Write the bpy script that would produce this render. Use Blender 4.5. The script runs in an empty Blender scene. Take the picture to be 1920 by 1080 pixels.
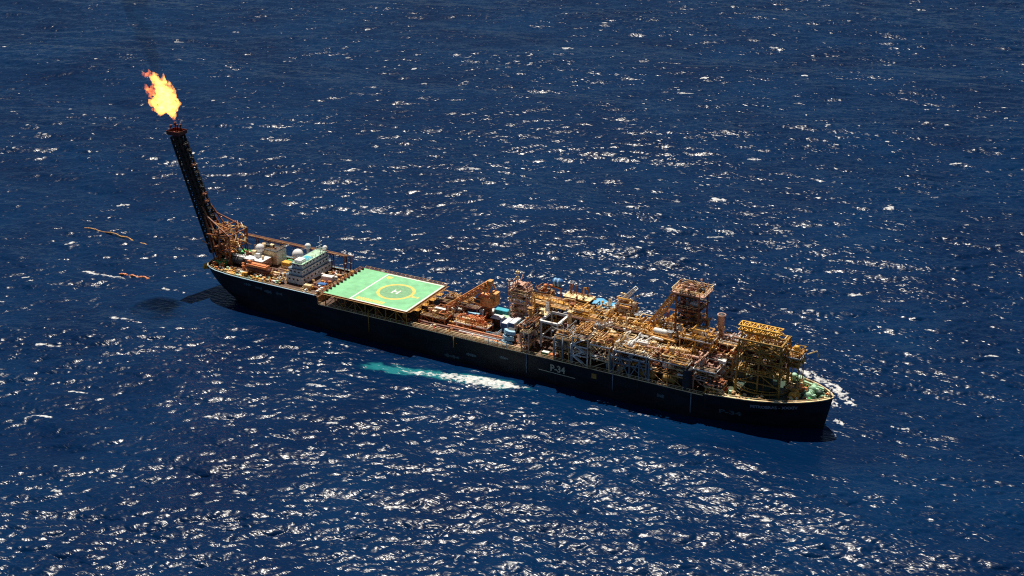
import bpy, math, random
import numpy as np
from mathutils import Vector, Matrix
R = math.radians
S = bpy.context.scene
COL = S.collection
SEAL = 0.0

# ------------------------------------------------------------------ helpers
def tag(o, label=None, cat=None, group=None, kind=None):
    if label: o['label'] = label
    if cat: o['category'] = cat
    if group: o['group'] = group
    if kind: o['kind'] = kind
    return o

def empty(name, loc=(0, 0, 0), parent=None):
    o = bpy.data.objects.new(name, None)
    COL.objects.link(o); o.location = loc
    o.empty_display_size = 1
    if parent: o.parent = parent
    return o

class MB:
    """collects simple solids and links them as ONE mesh object"""
    def __init__(s): s.v = []; s.f = []; s.mi = []; s.mats = []; s.cur = 0; s.sm = []
    def m(s, mat):
        if mat not in s.mats: s.mats.append(mat)
        s.cur = s.mats.index(mat); return s
    def add(s, vs, fs, smooth=False):
        b = len(s.v); s.v += [tuple(p) for p in vs]
        for f in fs:
            s.f.append(tuple(b + i for i in f)); s.mi.append(s.cur); s.sm.append(smooth)
    def box(s, x0, x1, y0, y1, z0, z1):
        vs = [(x0,y0,z0),(x1,y0,z0),(x1,y1,z0),(x0,y1,z0),(x0,y0,z1),(x1,y0,z1),(x1,y1,z1),(x0,y1,z1)]
        s.add(vs, [(0,3,2,1),(4,5,6,7),(0,1,5,4),(1,2,6,5),(2,3,7,6),(3,0,4,7)]); return s
    def cbox(s, c, size, rz=0.0, ry=0.0, rx=0.0):
        M = Matrix.Translation(c) @ Matrix.Rotation(rz,4,'Z') @ Matrix.Rotation(ry,4,'Y') @ Matrix.Rotation(rx,4,'X')
        h = [q/2 for q in size]
        vs = [M @ Vector((a*h[0], b*h[1], c_*h[2])) for c_ in (-1,1) for a,b in ((-1,-1),(1,-1),(1,1),(-1,1))]
        s.add(vs, [(0,3,2,1),(4,5,6,7),(0,1,5,4),(1,2,6,5),(2,3,7,6),(3,0,4,7)]); return s
    def bar(s, a, b, w=0.3, h=None, n=4):
        a = Vector(a); b = Vector(b); d = b - a
        if d.length < 1e-6: return s
        h = h or w
        d.normalize()
        up = Vector((0,0,1)) if abs(d.z) < 0.95 else Vector((1,0,0))
        r = d.cross(up).normalized(); u = r.cross(d).normalized()
        vs = []
        for p in (a, b):
            for k in range(n):
                if n == 4:
                    c, q = ((-1,-1),(1,-1),(1,1),(-1,1))[k]; c *= .5; q *= .5
                else:
                    t = 2*math.pi*k/n; c, q = math.cos(t)*.5, math.sin(t)*.5
                vs.append(p + r*(c*w) + u*(q*h))
        fs = [(k, (k+1) % n, n+(k+1) % n, n+k) for k in range(n)]
        fs += [tuple(range(n-1, -1, -1)), tuple(range(n, 2*n))]
        s.add(vs, fs, smooth=False); return s
    def pipe(s, pts, r, n=6):
        for a, b in zip(pts[:-1], pts[1:]): s.bar(a, b, 2*r, 2*r, n)
        return s
    def lathe(s, base, axis, prof, n=16):
        """prof: list of (distance along the axis, radius)"""
        base = Vector(base); d = Vector(axis).normalized()
        up = Vector((0,0,1)) if abs(d.z) < 0.95 else Vector((1,0,0))
        r = d.cross(up).normalized(); u = r.cross(d).normalized()
        vs = []
        for t, rad in prof:
            for k in range(n):
                a = 2*math.pi*k/n
                vs.append(base + d*t + (r*math.cos(a) + u*math.sin(a))*max(rad, 1e-3))
        fs = []
        for i in range(len(prof)-1):
            for k in range(n):
                k2 = (k+1) % n
                fs.append((i*n+k, i*n+k2, (i+1)*n+k2, (i+1)*n+k))
        fs += [tuple(range(n-1,-1,-1)), tuple(range((len(prof)-1)*n, len(prof)*n))]
        s.add(vs, fs, smooth=True); return s
    def cyl(s, base, h, r, n=16, axis=(0,0,1)): return s.lathe(base, axis, [(0,r),(h,r)], n)
    def vessel(s, base, axis, L, r, n=14):
        p = [(0,0.05),(0.12*r,0.5*r),(0.35*r,0.85*r),(0.6*r,r),(L-0.6*r,r),(L-0.35*r,0.85*r),(L-0.12*r,0.5*r),(L,0.05)]
        return s.lathe(base, axis, p, n)
    def sphere(s, c, r, n=16, sz=1.0, top=math.pi):
        prof = []
        m = n//2+1
        for i in range(m):
            a = math.pi*i/(m-1)
            prof.append((-math.cos(a)*r*sz, math.sin(a)*r))
        return s.lathe(c, (0,0,1), prof, n)
    def build(s, name, mat=None, parent=None):
        me = bpy.data.meshes.new(name)
        me.from_pydata(s.v, [], s.f)
        ms = s.mats or [mat]
        for m_ in ms: me.materials.append(m_)
        if s.mats: me.polygons.foreach_set('material_index', s.mi)
        me.polygons.foreach_set('use_smooth', s.sm)
        me.update()
        o = bpy.data.objects.new(name, me); COL.objects.link(o)
        if parent:
            o.parent = parent
        return o

def handrail(mb, pts, h=1.1, w=0.1, step=2.2, mid=True):
    for a, b in zip(pts[:-1], pts[1:]):
        a = Vector(a); b = Vector(b); L = (b-a).length; n = max(1, int(L/step))
        mb.bar(a+Vector((0,0,h)), b+Vector((0,0,h)), w, w)
        if mid: mb.bar(a+Vector((0,0,h*.5)), b+Vector((0,0,h*.5)), w*.7, w*.7)
        for i in range(n+1):
            p = a.lerp(b, i/n); mb.bar(p, p+Vector((0,0,h)), w, w)

# ------------------------------------------------------------------ materials
def nt(name):
    m = bpy.data.materials.new(name); m.use_nodes = True
    t = m.node_tree; t.nodes.clear()
    return m, t
def N(t, typ, **kw):
    n = t.nodes.new(typ)
    for k, v in kw.items():
        if k in n.inputs: n.inputs[k].default_value = v
        else: setattr(n, k, v)
    return n
def paint(name, col, rough=0.55, var=0.25, rust=0.15, scale=0.8, metal=0.0, streak=False):
    m, t = nt(name); L = t.links
    out = N(t, 'ShaderNodeOutputMaterial'); p = N(t, 'ShaderNodeBsdfPrincipled')
    p.inputs['Roughness'].default_value = rough; p.inputs['Metallic'].default_value = metal
    tc = N(t, 'ShaderNodeTexCoord'); mp = N(t, 'ShaderNodeMapping')
    mp.inputs['Scale'].default_value = (scale, scale, scale*(0.25 if streak else 1))
    L.new(tc.outputs['Object'], mp.inputs['Vector'])
    n1 = N(t, 'ShaderNodeTexNoise', Scale=1.0, Detail=5.0, Roughness=0.65); L.new(mp.outputs[0], n1.inputs['Vector'])
    n2 = N(t, 'ShaderNodeTexNoise', Scale=0.35, Detail=6.0, Roughness=0.7); L.new(mp.outputs[0], n2.inputs['Vector'])
    r1 = N(t, 'ShaderNodeMapRange'); r1.inputs[1].default_value=.3; r1.inputs[2].default_value=.7
    r1.inputs[3].default_value = 1-var; r1.inputs[4].default_value = 1+var; L.new(n1.outputs[0], r1.inputs[0])
    mul = N(t, 'ShaderNodeMix', data_type='RGBA', blend_type='MULTIPLY'); mul.inputs[0].default_value = 1
    mul.inputs[6].default_value = (*col, 1); L.new(r1.outputs[0], mul.inputs[7])
    r2 = N(t, 'ShaderNodeMapRange'); r2.inputs[1].default_value=.62-rust*.35; r2.inputs[2].default_value=.72-rust*.2
    L.new(n2.outputs[0], r2.inputs[0])
    mx = N(t, 'ShaderNodeMix', data_type='RGBA'); L.new(r2.outputs[0], mx.inputs[0])
    L.new(mul.outputs[2], mx.inputs[6]); mx.inputs[7].default_value = (col[0]*.3+.06, col[1]*.25+.022, col[2]*.2+.008, 1)
    L.new((mx if rust > 0 else mul).outputs[2], p.inputs['Base Color']); L.new(p.outputs[0], out.inputs[0])
    return m
M = {}
def P_(k, *a, **kw): M[k] = paint(k, *a, **kw)
P_('white_paint', (.82,.82,.80), rust=.1, var=.15)
P_('cream_paint', (.85,.65,.36), rust=.3)
P_('grey_paint', (.30,.33,.37), rust=.1)
P_('pale_grey', (.74,.76,.76), rust=.15, var=.12)
P_('blue_grey', (.16,.22,.28), rust=.1)
P_('dark_grey', (.05,.055,.065), rust=.15)
P_('black_steel', (.010,.009,.008), rust=.35, rough=.7)
P_('tan_steel', (.62,.33,.10), rust=.35, var=.35, scale=1.5)
P_('pink_steel', (.60,.36,.27), rust=.25, var=.3, scale=1.5)
P_('rust_steel', (.30,.10,.035), rust=.4, var=.4, scale=1.5)
P_('crane_orange', (.85,.38,.12), rust=.3, var=.35, scale=1.2)
P_('sheet_blue', (.10,.42,.72), rust=0, var=.15)
P_('orange_paint', (.72,.24,.08), rust=.15, var=.2)
P_('red_paint', (.50,.035,.02), rust=.15)
P_('dark_red', (.10,.018,.015), rust=.3)
P_('ochre_paint', (.74,.38,.06), rust=.3, var=.3, scale=1.5)
P_('yellow_paint', (.78,.44,.06), rust=.2)
P_('dull_yellow', (.36,.21,.045), rust=.2)
P_('bright_green', (.10,.50,.16), rust=.1)
P_('bow_deck', (.035,.09,.045), rust=.5, scale=.4, var=.5)
P_('deck_green', (.05,.26,.10), rust=.45, scale=.5, var=.3)
P_('pale_green', (.42,.68,.46), rust=.25, var=.25)
P_('dark_green', (.015,.05,.03), rust=.3)
P_('cyan_paint', (.04,.42,.55), rust=.0)
P_('blue_paint', (.03,.16,.45), rust=.05)
P_('pale_blue', (.30,.55,.72), rust=.05, var=.1)
P_('brown_deck', (.10,.05,.028), rust=.5, scale=.5, var=.45)
P_('glass_dark', (.02,.03,.04), rust=0, rough=.2)
P_('helideck_green', (.21,.54,.28), rust=.0, var=.20, scale=.3, rough=.8)
P_('helideck_worn', (.19,.40,.21), rust=.0, var=.22, scale=.9, rough=.8)
P_('marking_yellow', (.74,.56,.14), rust=.0, var=.15, rough=.8)
P_('marking_white', (.80,.80,.74), rust=.0, var=.08, rough=.8)
P_('hull_letter', (.50,.50,.38), rust=.2, var=.3, scale=2)
P_('name_letter', (.22,.27,.33), rust=.2, var=.35, scale=2)
P_('scuff_blue', (.05,.10,.13), rust=0, var=.4, scale=1.5)
RIG = ['tan_steel','pink_steel','rust_steel','ochre_paint','cream_paint','brown_deck']

def hull_mat():
    m, t = nt('hull_black'); L = t.links
    out = N(t,'ShaderNodeOutputMaterial'); p = N(t,'ShaderNodeBsdfPrincipled'); p.inputs['Roughness'].default_value=.5
    p.inputs['Specular IOR Level'].default_value = .25
    tc = N(t,'ShaderNodeTexCoord'); mp = N(t,'ShaderNodeMapping'); mp.inputs['Scale'].default_value=(.12,.12,.35)
    L.new(tc.outputs['Object'], mp.inputs['Vector'])
    n1 = N(t,'ShaderNodeTexNoise',Scale=1.0,Detail=7.0,Roughness=.65); L.new(mp.outputs[0], n1.inputs['Vector'])
    cr = N(t,'ShaderNodeValToRGB'); e = cr.color_ramp.elements
    e[0].position=.35; e[0].color=(.0028,.0042,.0075,1); e[1].position=.75; e[1].color=(.012,.022,.034,1)
    L.new(n1.outputs[0], cr.inputs[0])
    mp2 = N(t,'ShaderNodeMapping'); mp2.inputs['Scale'].default_value=(.9,.9,.06); L.new(tc.outputs['Object'], mp2.inputs['Vector'])
    n2 = N(t,'ShaderNodeTexNoise',Scale=1.0,Detail=4.0,Roughness=.6); L.new(mp2.outputs[0], n2.inputs['Vector'])
    r = N(t,'ShaderNodeMapRange'); r.inputs[1].default_value=.60; r.inputs[2].default_value=.78; r.inputs[4].default_value=.85; L.new(n2.outputs[0], r.inputs[0])
    mx = N(t,'ShaderNodeMix',data_type='RGBA'); L.new(r.outputs[0], mx.inputs[0]); L.new(cr.outputs[0], mx.inputs[6]); mx.inputs[7].default_value=(.04,.028,.018,1)
    L.new(mx.outputs[2], p.inputs['Base Color']); L.new(p.outputs[0], out.inputs[0])
    return m
M['hull_black'] = hull_mat()

# ------------------------------------------------------------------ camera, sun, sky
cam = bpy.data.cameras.new('camera'); co = bpy.data.objects.new('camera', cam); COL.objects.link(co)
co.location = (229.99, -408.10, 229.62)
YAW, PITCH = 0.49757, 0.40715
co.rotation_euler = (math.pi/2 - PITCH, 0, YAW)
cam.sensor_width = 36; cam.lens = 36*2700/1920
cam.clip_start = 1; cam.clip_end = 60000
S.camera = co
SUN_EL = 68.0
sd = Vector((-0.64, 0.768, 0)).normalized()
sun = bpy.data.lights.new('sun', 'SUN'); so = bpy.data.objects.new('sun', sun); COL.objects.link(so)
to_sun = Vector((sd.x*math.cos(R(SUN_EL)), sd.y*math.cos(R(SUN_EL)), math.sin(R(SUN_EL))))
so.rotation_euler = to_sun.to_track_quat('Z', 'Y').to_euler()
sun.energy = 5.7; sun.angle = R(0.53); sun.color = (1.0, 0.91, 0.78)
W = bpy.data.worlds.new('World'); S.world = W; W.use_nodes = True
wt = W.node_tree; bg = wt.nodes['Background']
sk = wt.nodes.new('ShaderNodeTexSky'); sk.sky_type = 'NISHITA'; sk.sun_disc = False
sk.sun_elevation = R(SUN_EL); sk.sun_rotation = math.atan2(sd.x, sd.y)
sk.dust_density = 0.0; sk.ozone_density = 2.5; sk.air_density = 1.0
wt.links.new(sk.outputs[0], bg.inputs[0]); bg.inputs[1].default_value = 0.038
S.view_settings.view_transform = 'Standard'; S.view_settings.look = 'None'; S.view_settings.exposure = 0
S.cycles.use_denoising = False
S.cycles.filter_width = 1.15
S.cycles.max_bounces = 6; S.cycles.volume_bounces = 0
# ------------------------------------------------------------------ sea
def ocean_tile(Lm, n, wind_dir, V, seed, kmin, kmax, chop=1.0, gain=1.0, spread=4):
    rng = np.random.default_rng(seed)
    k1 = 2*np.pi*np.fft.fftfreq(n, Lm/n)
    kx, ky = np.meshgrid(k1, k1, indexing='ij'); k = np.hypot(kx, ky); k[0,0] = 1e9
    Lw = V*V/9.81
    ct = (kx*math.cos(wind_dir) + ky*math.sin(wind_dir))/k
    Ph = np.exp(-1/(k*Lw)**2)/k**4*(np.abs(ct)**spread+0.06)
    Ph *= (k > kmin)*np.exp(-(k/kmax)**2)
    Ph[0,0] = 0
    h = (rng.normal(size=(n,n)) + 1j*rng.normal(size=(n,n)))*np.sqrt(Ph)
    z = np.fft.ifft2(h).real
    sx = np.fft.ifft2(1j*kx*h).real; sy = np.fft.ifft2(1j*ky*h).real
    g = gain/np.sqrt(np.mean(sx**2 + sy**2))          # gain = rms slope of this tile
    dx = np.fft.ifft2(-1j*kx/k*h).real; dy = np.fft.ifft2(-1j*ky/k*h).real
    jac = np.fft.ifft2(-(kx*kx+ky*ky)/k*h).real
    return dict(L=Lm, n=n, z=z*g, dx=dx*g*chop, dy=dy*g*chop, j=jac*g)
def sample(a, T, x, y):
    n = T['n']; fx = (x/T['L']*n) % n; fy = (y/T['L']*n) % n
    i = np.floor(fx).astype(int) % n; j = np.floor(fy).astype(int) % n
    u = fx-np.floor(fx); v = fy-np.floor(fy); i2 = (i+1) % n; j2 = (j+1) % n
    A = T[a]
    return A[i,j]*(1-u)*(1-v)+A[i2,j]*u*(1-v)+A[i,j2]*(1-u)*v+A[i2,j2]*u*v
def vnoise(x, y, seed, scale):
    rng = np.random.default_rng(seed); n = 64; g = rng.random((n,n))
    fx = (x/scale) % n; fy = (y/scale) % n
    i = np.floor(fx).astype(int); j = np.floor(fy).astype(int); u = fx-i; v = fy-j
    u = u*u*(3-2*u); v = v*v*(3-2*v); i %= n; j %= n; i2=(i+1)%n; j2=(j+1)%n
    return g[i,j]*(1-u)*(1-v)+g[i2,j]*u*(1-v)+g[i,j2]*(1-u)*v+g[i2,j2]*u*v
def fbm(x, y, seed, scale): return (vnoise(x,y,seed,scale)+.5*vnoise(x,y,seed+1,scale*.47)+.25*vnoise(x,y,seed+2,scale*.21))/1.75

def sst(a, b, x):
    t = np.clip((x-a)/(b-a), 0, 1); return t*t*(3-2*t)
# the sea is one sheet in the wind's own frame (u across the wind, v along it): fine where waves read, coarser beyond
UX, UY = math.cos(YAW), math.sin(YAW); VX, VY = -math.sin(YAW), math.cos(YAW)
SEALEVEL = 3.0      # the ship rides fairly deep
def build_sea():
    up = [0.0]
    while up[-1] < 440: up.append(up[-1] + .44 + .5*max(0, (up[-1]-170)/270))
    us = [-a for a in up[:0:-1]] + up; s = .9
    ext = []; x = 440
    while x < 30000: s *= 1.35; x += s; ext.append(x)
    us = np.array([-e for e in ext[::-1]] + us + ext)
    vs = []; v = 300.0
    while v < 1230: vs.append(v); v += .46 + 1.6*((v-300)/930)**1.2
    ext1 = []; s = .7; x = 300
    while x > -20000: s *= 1.35; x -= s; ext1.append(x)
    ext2 = []; s = 2.5; x = vs[-1]
    while x < 40000: s *= 1.35; x += s; ext2.append(x)
    vs = np.array(ext1[::-1] + vs + ext2)
    U, V = np.meshgrid(us, vs)
    cx, cy = 229.99, -408.10
    X = cx + U*UX + V*VX; Y = cy + U*UY + V*VY
    fade = 1 - np.clip((np.abs(U)-430)/60, 0, 1); fade *= 1 - np.clip((V-1200)/200, 0, 1); fade *= 1-np.clip((295-V)/60, 0, 1)
    wd = YAW + math.pi/2 + R(-7)
    T1 = ocean_tile(421., 1024, wd, 5.6, 3, .03, 3.2, 1.0, .185, 7)       # wind sea
    T2 = None   # short crossing waves
    T3 = ocean_tile(980., 512, wd-R(24), 15., 11, .008, .35, .8, .060, 8) # long swell
    a2 = R(31); X2 = X*math.cos(a2)+Y*math.sin(a2); Y2 = -X*math.sin(a2)+Y*math.cos(a2)
    T2r = ocean_tile(173., 512, wd+R(14)-a2, 2.2, 8, .6, 5.6, .8, .30, 8)
    # wave field: gusts make some areas rougher; the lee of the hull is calmer
    Xr = X*UX + Y*UY; Yr = X*VX + Y*VY
    gust = .30 + .85*fbm(Xr*.55, Yr*1.3, 40, 60.) + .50*fbm(Xr*.5, Yr*1.6, 47, 17.)
    hx = np.clip(X, -122, 120); dist = np.hypot(X-hx, np.maximum(np.abs(Y)-11.5, 0))
    near = (Y < 0)
    calm = 1 - np.where(near, .86, .35)*np.exp(-(dist/13.)**2)
    sx = (X+128)/26.; sy = (Y+16)/16.; calm *= 1-.75*np.exp(-(sx**2+sy**2)*.9)
    sx = (X-128)/14.; sy = (Y+14)/16.; calm *= 1-.8*np.exp(-(sx**2+sy**2))
    A = gust*calm*fade
    z = A*(sample('z',T1,X,Y) + sample('z',T2r,X2,Y2)) + fade*(.5+.5*calm)*sample('z',T3,X,Y)
    dx = A*sample('dx',T1,X,Y); dy = A*sample('dy',T1,X,Y)
    q = sample('dx',T2r,X2,Y2); w = sample('dy',T2r,X2,Y2)
    dx += A*(q*math.cos(a2)-w*math.sin(a2)); dy += A*(q*math.sin(a2)+w*math.cos(a2))
    # foam: breaking crests
    j = sample('j',T1,X,Y)*gust + .35*sample('j',T2r,X2,Y2); j = j/np.std(j)
    pick = fbm(X, Y, 70, 42.)
    zz = sample('z',T1,X,Y); zz = zz/np.std(zz)
    cap = sst(2.3, 3.1, np.abs(j)*(zz > .5))*sst(.56, .66, pick)*fade*calm
    j2 = sample('j',T2r,X2,Y2); j2 = j2/np.std(j2); z2 = sample('z',T2r,X2,Y2); z2 = z2/np.std(z2)
    pick2 = fbm(X+300, Y, 90, 13.)
    cap = np.maximum(cap, .60*sst(1.9, 2.9, np.abs(j2)*(z2 > .6))*sst(.44, .60, pick2)*fade*calm)
    foam = cap.copy(); teal = np.zeros_like(foam)
    def patch(px, py, ax, ay, ang, s, kind='f', nz=9., seed=100, p=1.0):
        nonlocal foam, teal
        px += 3.0; py -= 5.4
        c, d = math.cos(ang), math.sin(ang); L_ = 2.2*max(ax, ay)
        near_ = np.nonzero((np.abs(X-px) < L_) & (np.abs(Y-py) < L_)); Xs = X[near_]; Ys = Y[near_]
        if len(Xs) == 0: return
        rx = ((Xs-px)*c+(Ys-py)*d)/ax; ry = (-(Xs-px)*d+(Ys-py)*c)/ay
        m = np.exp(-(rx**2+ry**2)*p)*s; Xr_ = Xs*c+Ys*d; Yr_ = -Xs*d+Ys*c
        if kind == 'f': foam[near_] = np.maximum(foam[near_], sst(.40, .85, m*(-.22+2.3*fbm(Xr_, Yr_*1.7, seed+50, nz*.5))))
        else: teal[near_] = np.maximum(teal[near_], sst(.25, .95, m*(-.35+2.5*fbm(Xr_, Yr_*2.0, seed, nz))))
    # overboard water discharge on the near side: turquoise with a white core
    patch(-9, -20.5, 17, 4.2, R(8), 1.22, 't', 4, 120)
    patch(-27, -24.5, 13, 4.2, R(14), 1.0, 't', 3, 121)
    patch(8, -17.2, 13, 3.6, R(6), 1.3, 't', 5, 125)
    patch(7.5, -17.6, 11, 3.0, R(7), 1.9, 'f', 4, 122)
    patch(-3.5, -19.6, 8, 2.4, R(2), 1.05, 'f', 3, 123)
    patch(-16, -22, 11, 3.4, R(10), .82, 'f', 2.6, 141); patch(-2, -21, 12, 2.6, R(6), .84, 'f', 2.6, 142)
    patch(17.5, -15.6, 6, 1.2, R(8), 1.1, 'f', 3, 124)
    # seas breaking round the bow and slapping at the side
    patch(105, 42, 9, 2.6, R(-22), .95, 'f', 3, 130); patch(114, 36.5, 9, 2.8, R(-40), 1.05, 'f', 3, 131)
    patch(120.5, 30, 7, 2.6, R(-50), 1.05, 'f', 3, 132); patch(117, 25, 12, 3, R(-50), .70, 'f', 3, 133)
    patch(123.0, 12.5, 2.6, 2.0, R(-60), 1.1, 'f', 2, 138); patch(124, 4, 3, 1.2, R(-80), .8, 'f', 2, 139)
    patch(65, -13.4, 3.2, .7, 0, 1.0, 'f', 3, 134); patch(46, -14, 3, .6, 0, .72, 'f', 3, 135); patch(-52, -16.5, 4, .7, 0, .72, 'f', 3, 136)
    patch(-176, -8.7, 11, 1.3, R(6), 1.5, 'f', 3, 137); patch(-140, -8, 14, 1.8, R(10), .62, 'f', 3, 139)
    rc = random.Random(9)
    for k, (wx, wy) in enumerate([(-72.6, 391.5), (7.4, 147.2), (51.3, 169.5), (-411.5, 311.3), (-4.0, 646.4), (17.2, 473.2), (-226.4, 479.0), (26.4, 150.1), (-126.7, 109.5), (-19.1, -71.9), (-39.6, -50.6), (84.9, 216.3), (-71.1, 30.1), (-71.7, 355.6), (-237.1, 327.8), (-131.3, 245.1), (-20.1, 424.2), (-398.1, 353.0), (158.2, 80.5), (-109.2, -108.3), (-108.1, -94.6), (25.7, -101.5), (-58.2, -84.9), (48.9, -22.5), (-137.9, -43.9), (-199.2, -27.0), (8.5, 258.6), (-179.1, 417.7), (-110.6, 174.9), (-318.4, 306.0), (11.2, 192.6), (98.3, 119.1), (93.5, 304.8), (144.1, 16.7), (123.1, -58.5), (-226.2, 55.4), (-52.1, -45.8), (-142.1, -70.1), (-17.9, 160.5), (-61.2, 485.0)]):
        patch(wx-1.4+rc.uniform(-2,2), wy+2.6+rc.uniform(-2,2), rc.uniform(2.6,6.0), rc.uniform(.5,1.1)*(1 if wy < 60 else 1.7), YAW+R(rc.uniform(-16,10)), rc.uniform(1.0,1.4), 'f', 2.6, 200+k)
    # nothing of the sea shows inside the hull
    inside = (np.abs(Y) < 7) & (X > -92) & (X < 100) & (X < 104)
    z = np.where(inside, -2.5, z) + SEALEVEL
    foam = foam.astype(np.float32)
    X = X+dx; Y = Y+dy
    nr, nc = X.shape
    co_ = np.stack([X, Y, z], -1).reshape(-1, 3).astype(np.float32)
    idx = np.arange(nr*nc).reshape(nr, nc)
    q = np.stack([idx[:-1,:-1], idx[:-1,1:], idx[1:,1:], idx[1:,:-1]], -1).reshape(-1, 4).astype(np.int32)
    me = bpy.data.meshes.new('sea')
    me.vertices.add(len(co_)); me.vertices.foreach_set('co', co_.ravel())
    me.loops.add(q.size); me.loops.foreach_set('vertex_index', q.ravel())
    me.polygons.add(len(q)); me.polygons.foreach_set('loop_start', np.arange(0, q.size, 4, dtype=np.int32))
    me.polygons.foreach_set('use_smooth', np.ones(len(q), bool))
    me.update(calc_edges=True)
    for nm, arr in (('foam', foam), ('teal', teal)):
        at = me.attributes.new(nm, 'FLOAT', 'POINT'); at.data.foreach_set('value', arr.astype(np.float32).ravel())
    o = bpy.data.objects.new('sea', me); COL.objects.link(o); o['kind'] = 'structure'
    me.materials.append(sea_mat())
    return o

SEA = dict(bump=.62, rough=.235, base=(.0004,.0150,.060), spec=.27)
def sea_mat():
    m, t = nt('sea_water'); L = t.links
    out = N(t,'ShaderNodeOutputMaterial')
    tc = N(t,'ShaderNodeTexCoord')
    mp = N(t,'ShaderNodeMapping'); mp.inputs['Rotation'].default_value = (0,0,-YAW+R(7)); mp.inputs['Scale'].default_value = (.45,1.3,1)
    L.new(tc.outputs['Object'], mp.inputs['Vector'])
    n1 = N(t,'ShaderNodeTexNoise',Scale=.62,Detail=2.0,Roughness=.5,Distortion=.4); L.new(mp.outputs[0], n1.inputs['Vector'])
    bp = N(t,'ShaderNodeBump'); bp.inputs['Strength'].default_value=SEA['bump']; bp.inputs['Distance'].default_value=.55
    L.new(n1.outputs[0], bp.inputs['Height'])
    w = N(t,'ShaderNodeBsdfPrincipled'); w.inputs['Roughness'].default_value=SEA['rough']; w.inputs['IOR'].default_value=1.33
    w.inputs['Specular IOR Level'].default_value = SEA['spec']
    L.new(bp.outputs[0], w.inputs['Normal'])
    at = N(t,'ShaderNodeAttribute'); at.attribute_name='teal'
    n3 = N(t,'ShaderNodeTexNoise',Scale=.018,Detail=4.0); L.new(tc.outputs['Object'], n3.inputs['Vector'])
    c0 = N(t,'ShaderNodeMix',data_type='RGBA'); b = SEA['base']
    r0 = N(t,'ShaderNodeMapRange'); r0.inputs[1].default_value=.35; r0.inputs[2].default_value=.65; L.new(n3.outputs[0], r0.inputs[0]); L.new(r0.outputs[0], c0.inputs[0])
    c0.inputs[6].default_value=(b[0]*.8,b[1]*.75,b[2]*.8,1); c0.inputs[7].default_value=(b[0]*1.1,b[1]*1.25,b[2]*1.15,1)
    c1 = N(t,'ShaderNodeMix',data_type='RGBA'); L.new(at.outputs['Fac'], c1.inputs[0]); L.new(c0.outputs[2], c1.inputs[6]); c1.inputs[7].default_value=(.014,.17,.20,1)
    L.new(c1.outputs[2], w.inputs['Base Color'])
    # foam, broken up by fine noise
    af = N(t,'ShaderNodeAttribute'); af.attribute_name='foam'
    n2 = N(t,'ShaderNodeTexNoise',Scale=1.3,Detail=5.0,Roughness=.7); L.new(mp.outputs[0], n2.inputs['Vector'])
    ad = N(t,'ShaderNodeMath',operation='MULTIPLY_ADD'); L.new(n2.outputs[0], ad.inputs[0]); ad.inputs[1].default_value=2.6; ad.inputs[2].default_value=-1.45
    a2 = N(t,'ShaderNodeMath',operation='ADD'); L.new(af.outputs['Fac'], a2.inputs[0]); L.new(ad.outputs[0], a2.inputs[1])
    r = N(t,'ShaderNodeMapRange'); r.inputs[1].default_value=.25; r.inputs[2].default_value=.95; L.new(a2.outputs[0], r.inputs[0])
    gt = N(t,'ShaderNodeMath',operation='GREATER_THAN'); gt.inputs[1].default_value=.02; L.new(af.outputs['Fac'], gt.inputs[0])
    ml = N(t,'ShaderNodeMath',operation='MULTIPLY'); L.new(r.outputs[0], ml.inputs[0]); L.new(gt.outputs[0], ml.inputs[1])
    fo = N(t,'ShaderNodeBsdfDiffuse'); fo.inputs['Color'].default_value=(.66,.67,.67,1)
    ms = N(t,'ShaderNodeMixShader'); L.new(ml.outputs[0], ms.inputs[0]); L.new(w.outputs[0], ms.inputs[1]); L.new(fo.outputs[0], ms.inputs[2])
    L.new(ms.outputs[0], out.inputs[0])
    return m
sea = build_sea()
# ------------------------------------------------------------------ the ship: one thing, everything welded to it is a part
rnd = random.Random(7)
ship = tag(empty('production_ship'), 'long black hulled oil production ship with green helideck and rusty process plant', 'ship')
DK, PP, FC = 12.2, 15.0, 14.3     # main deck, poop deck, forecastle deck
def interp(tab, x):
    if x <= tab[0][0]: return tab[0][1]
    for (a, b), (c, d) in zip(tab[:-1], tab[1:]):
        if x <= c: return b + (d-b)*(x-a)/(c-a)
    return tab[-1][1]
HB = [(-123.5,6.6),(-122.6,8.2),(-121,9.5),(-119,10.5),(-116,11.6),(-109,12.6),(-100,13),(88,13),(95,12.85),(100,12.6),(104,12.1),(107,11.4),(110,10.6),(113,9.5),(116.5,7.9),(119,6.4),(121,5.0),(123,3.3),(124.4,1.6),(125.2,0.05)]
HW = [(-126,2.5),(-118,5.5),(-110,8.8),(-102,11.5),(-92,13),(72,13),(80,12.6),(86,11.6),(96,9.4),(107,6.4),(114,3.6),(119,1.6),(122.2,0.05),(125.2,0.02)]
def hully(x, z, top):
    t = max(0, min(1, z/top)); a, b = interp(HW, x), interp(HB, x)
    if x > 0: t = t**1.25
    else: t = min(1, t*1.8)**.7
    return a + (b-a)*t
def topz(x):
    if x < -67: return 15.6
    if x < 86: return DK+.15
    return interp([(86,12.9),(92,13.4),(107,14.4),(125.2,15.3)], x)
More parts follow.
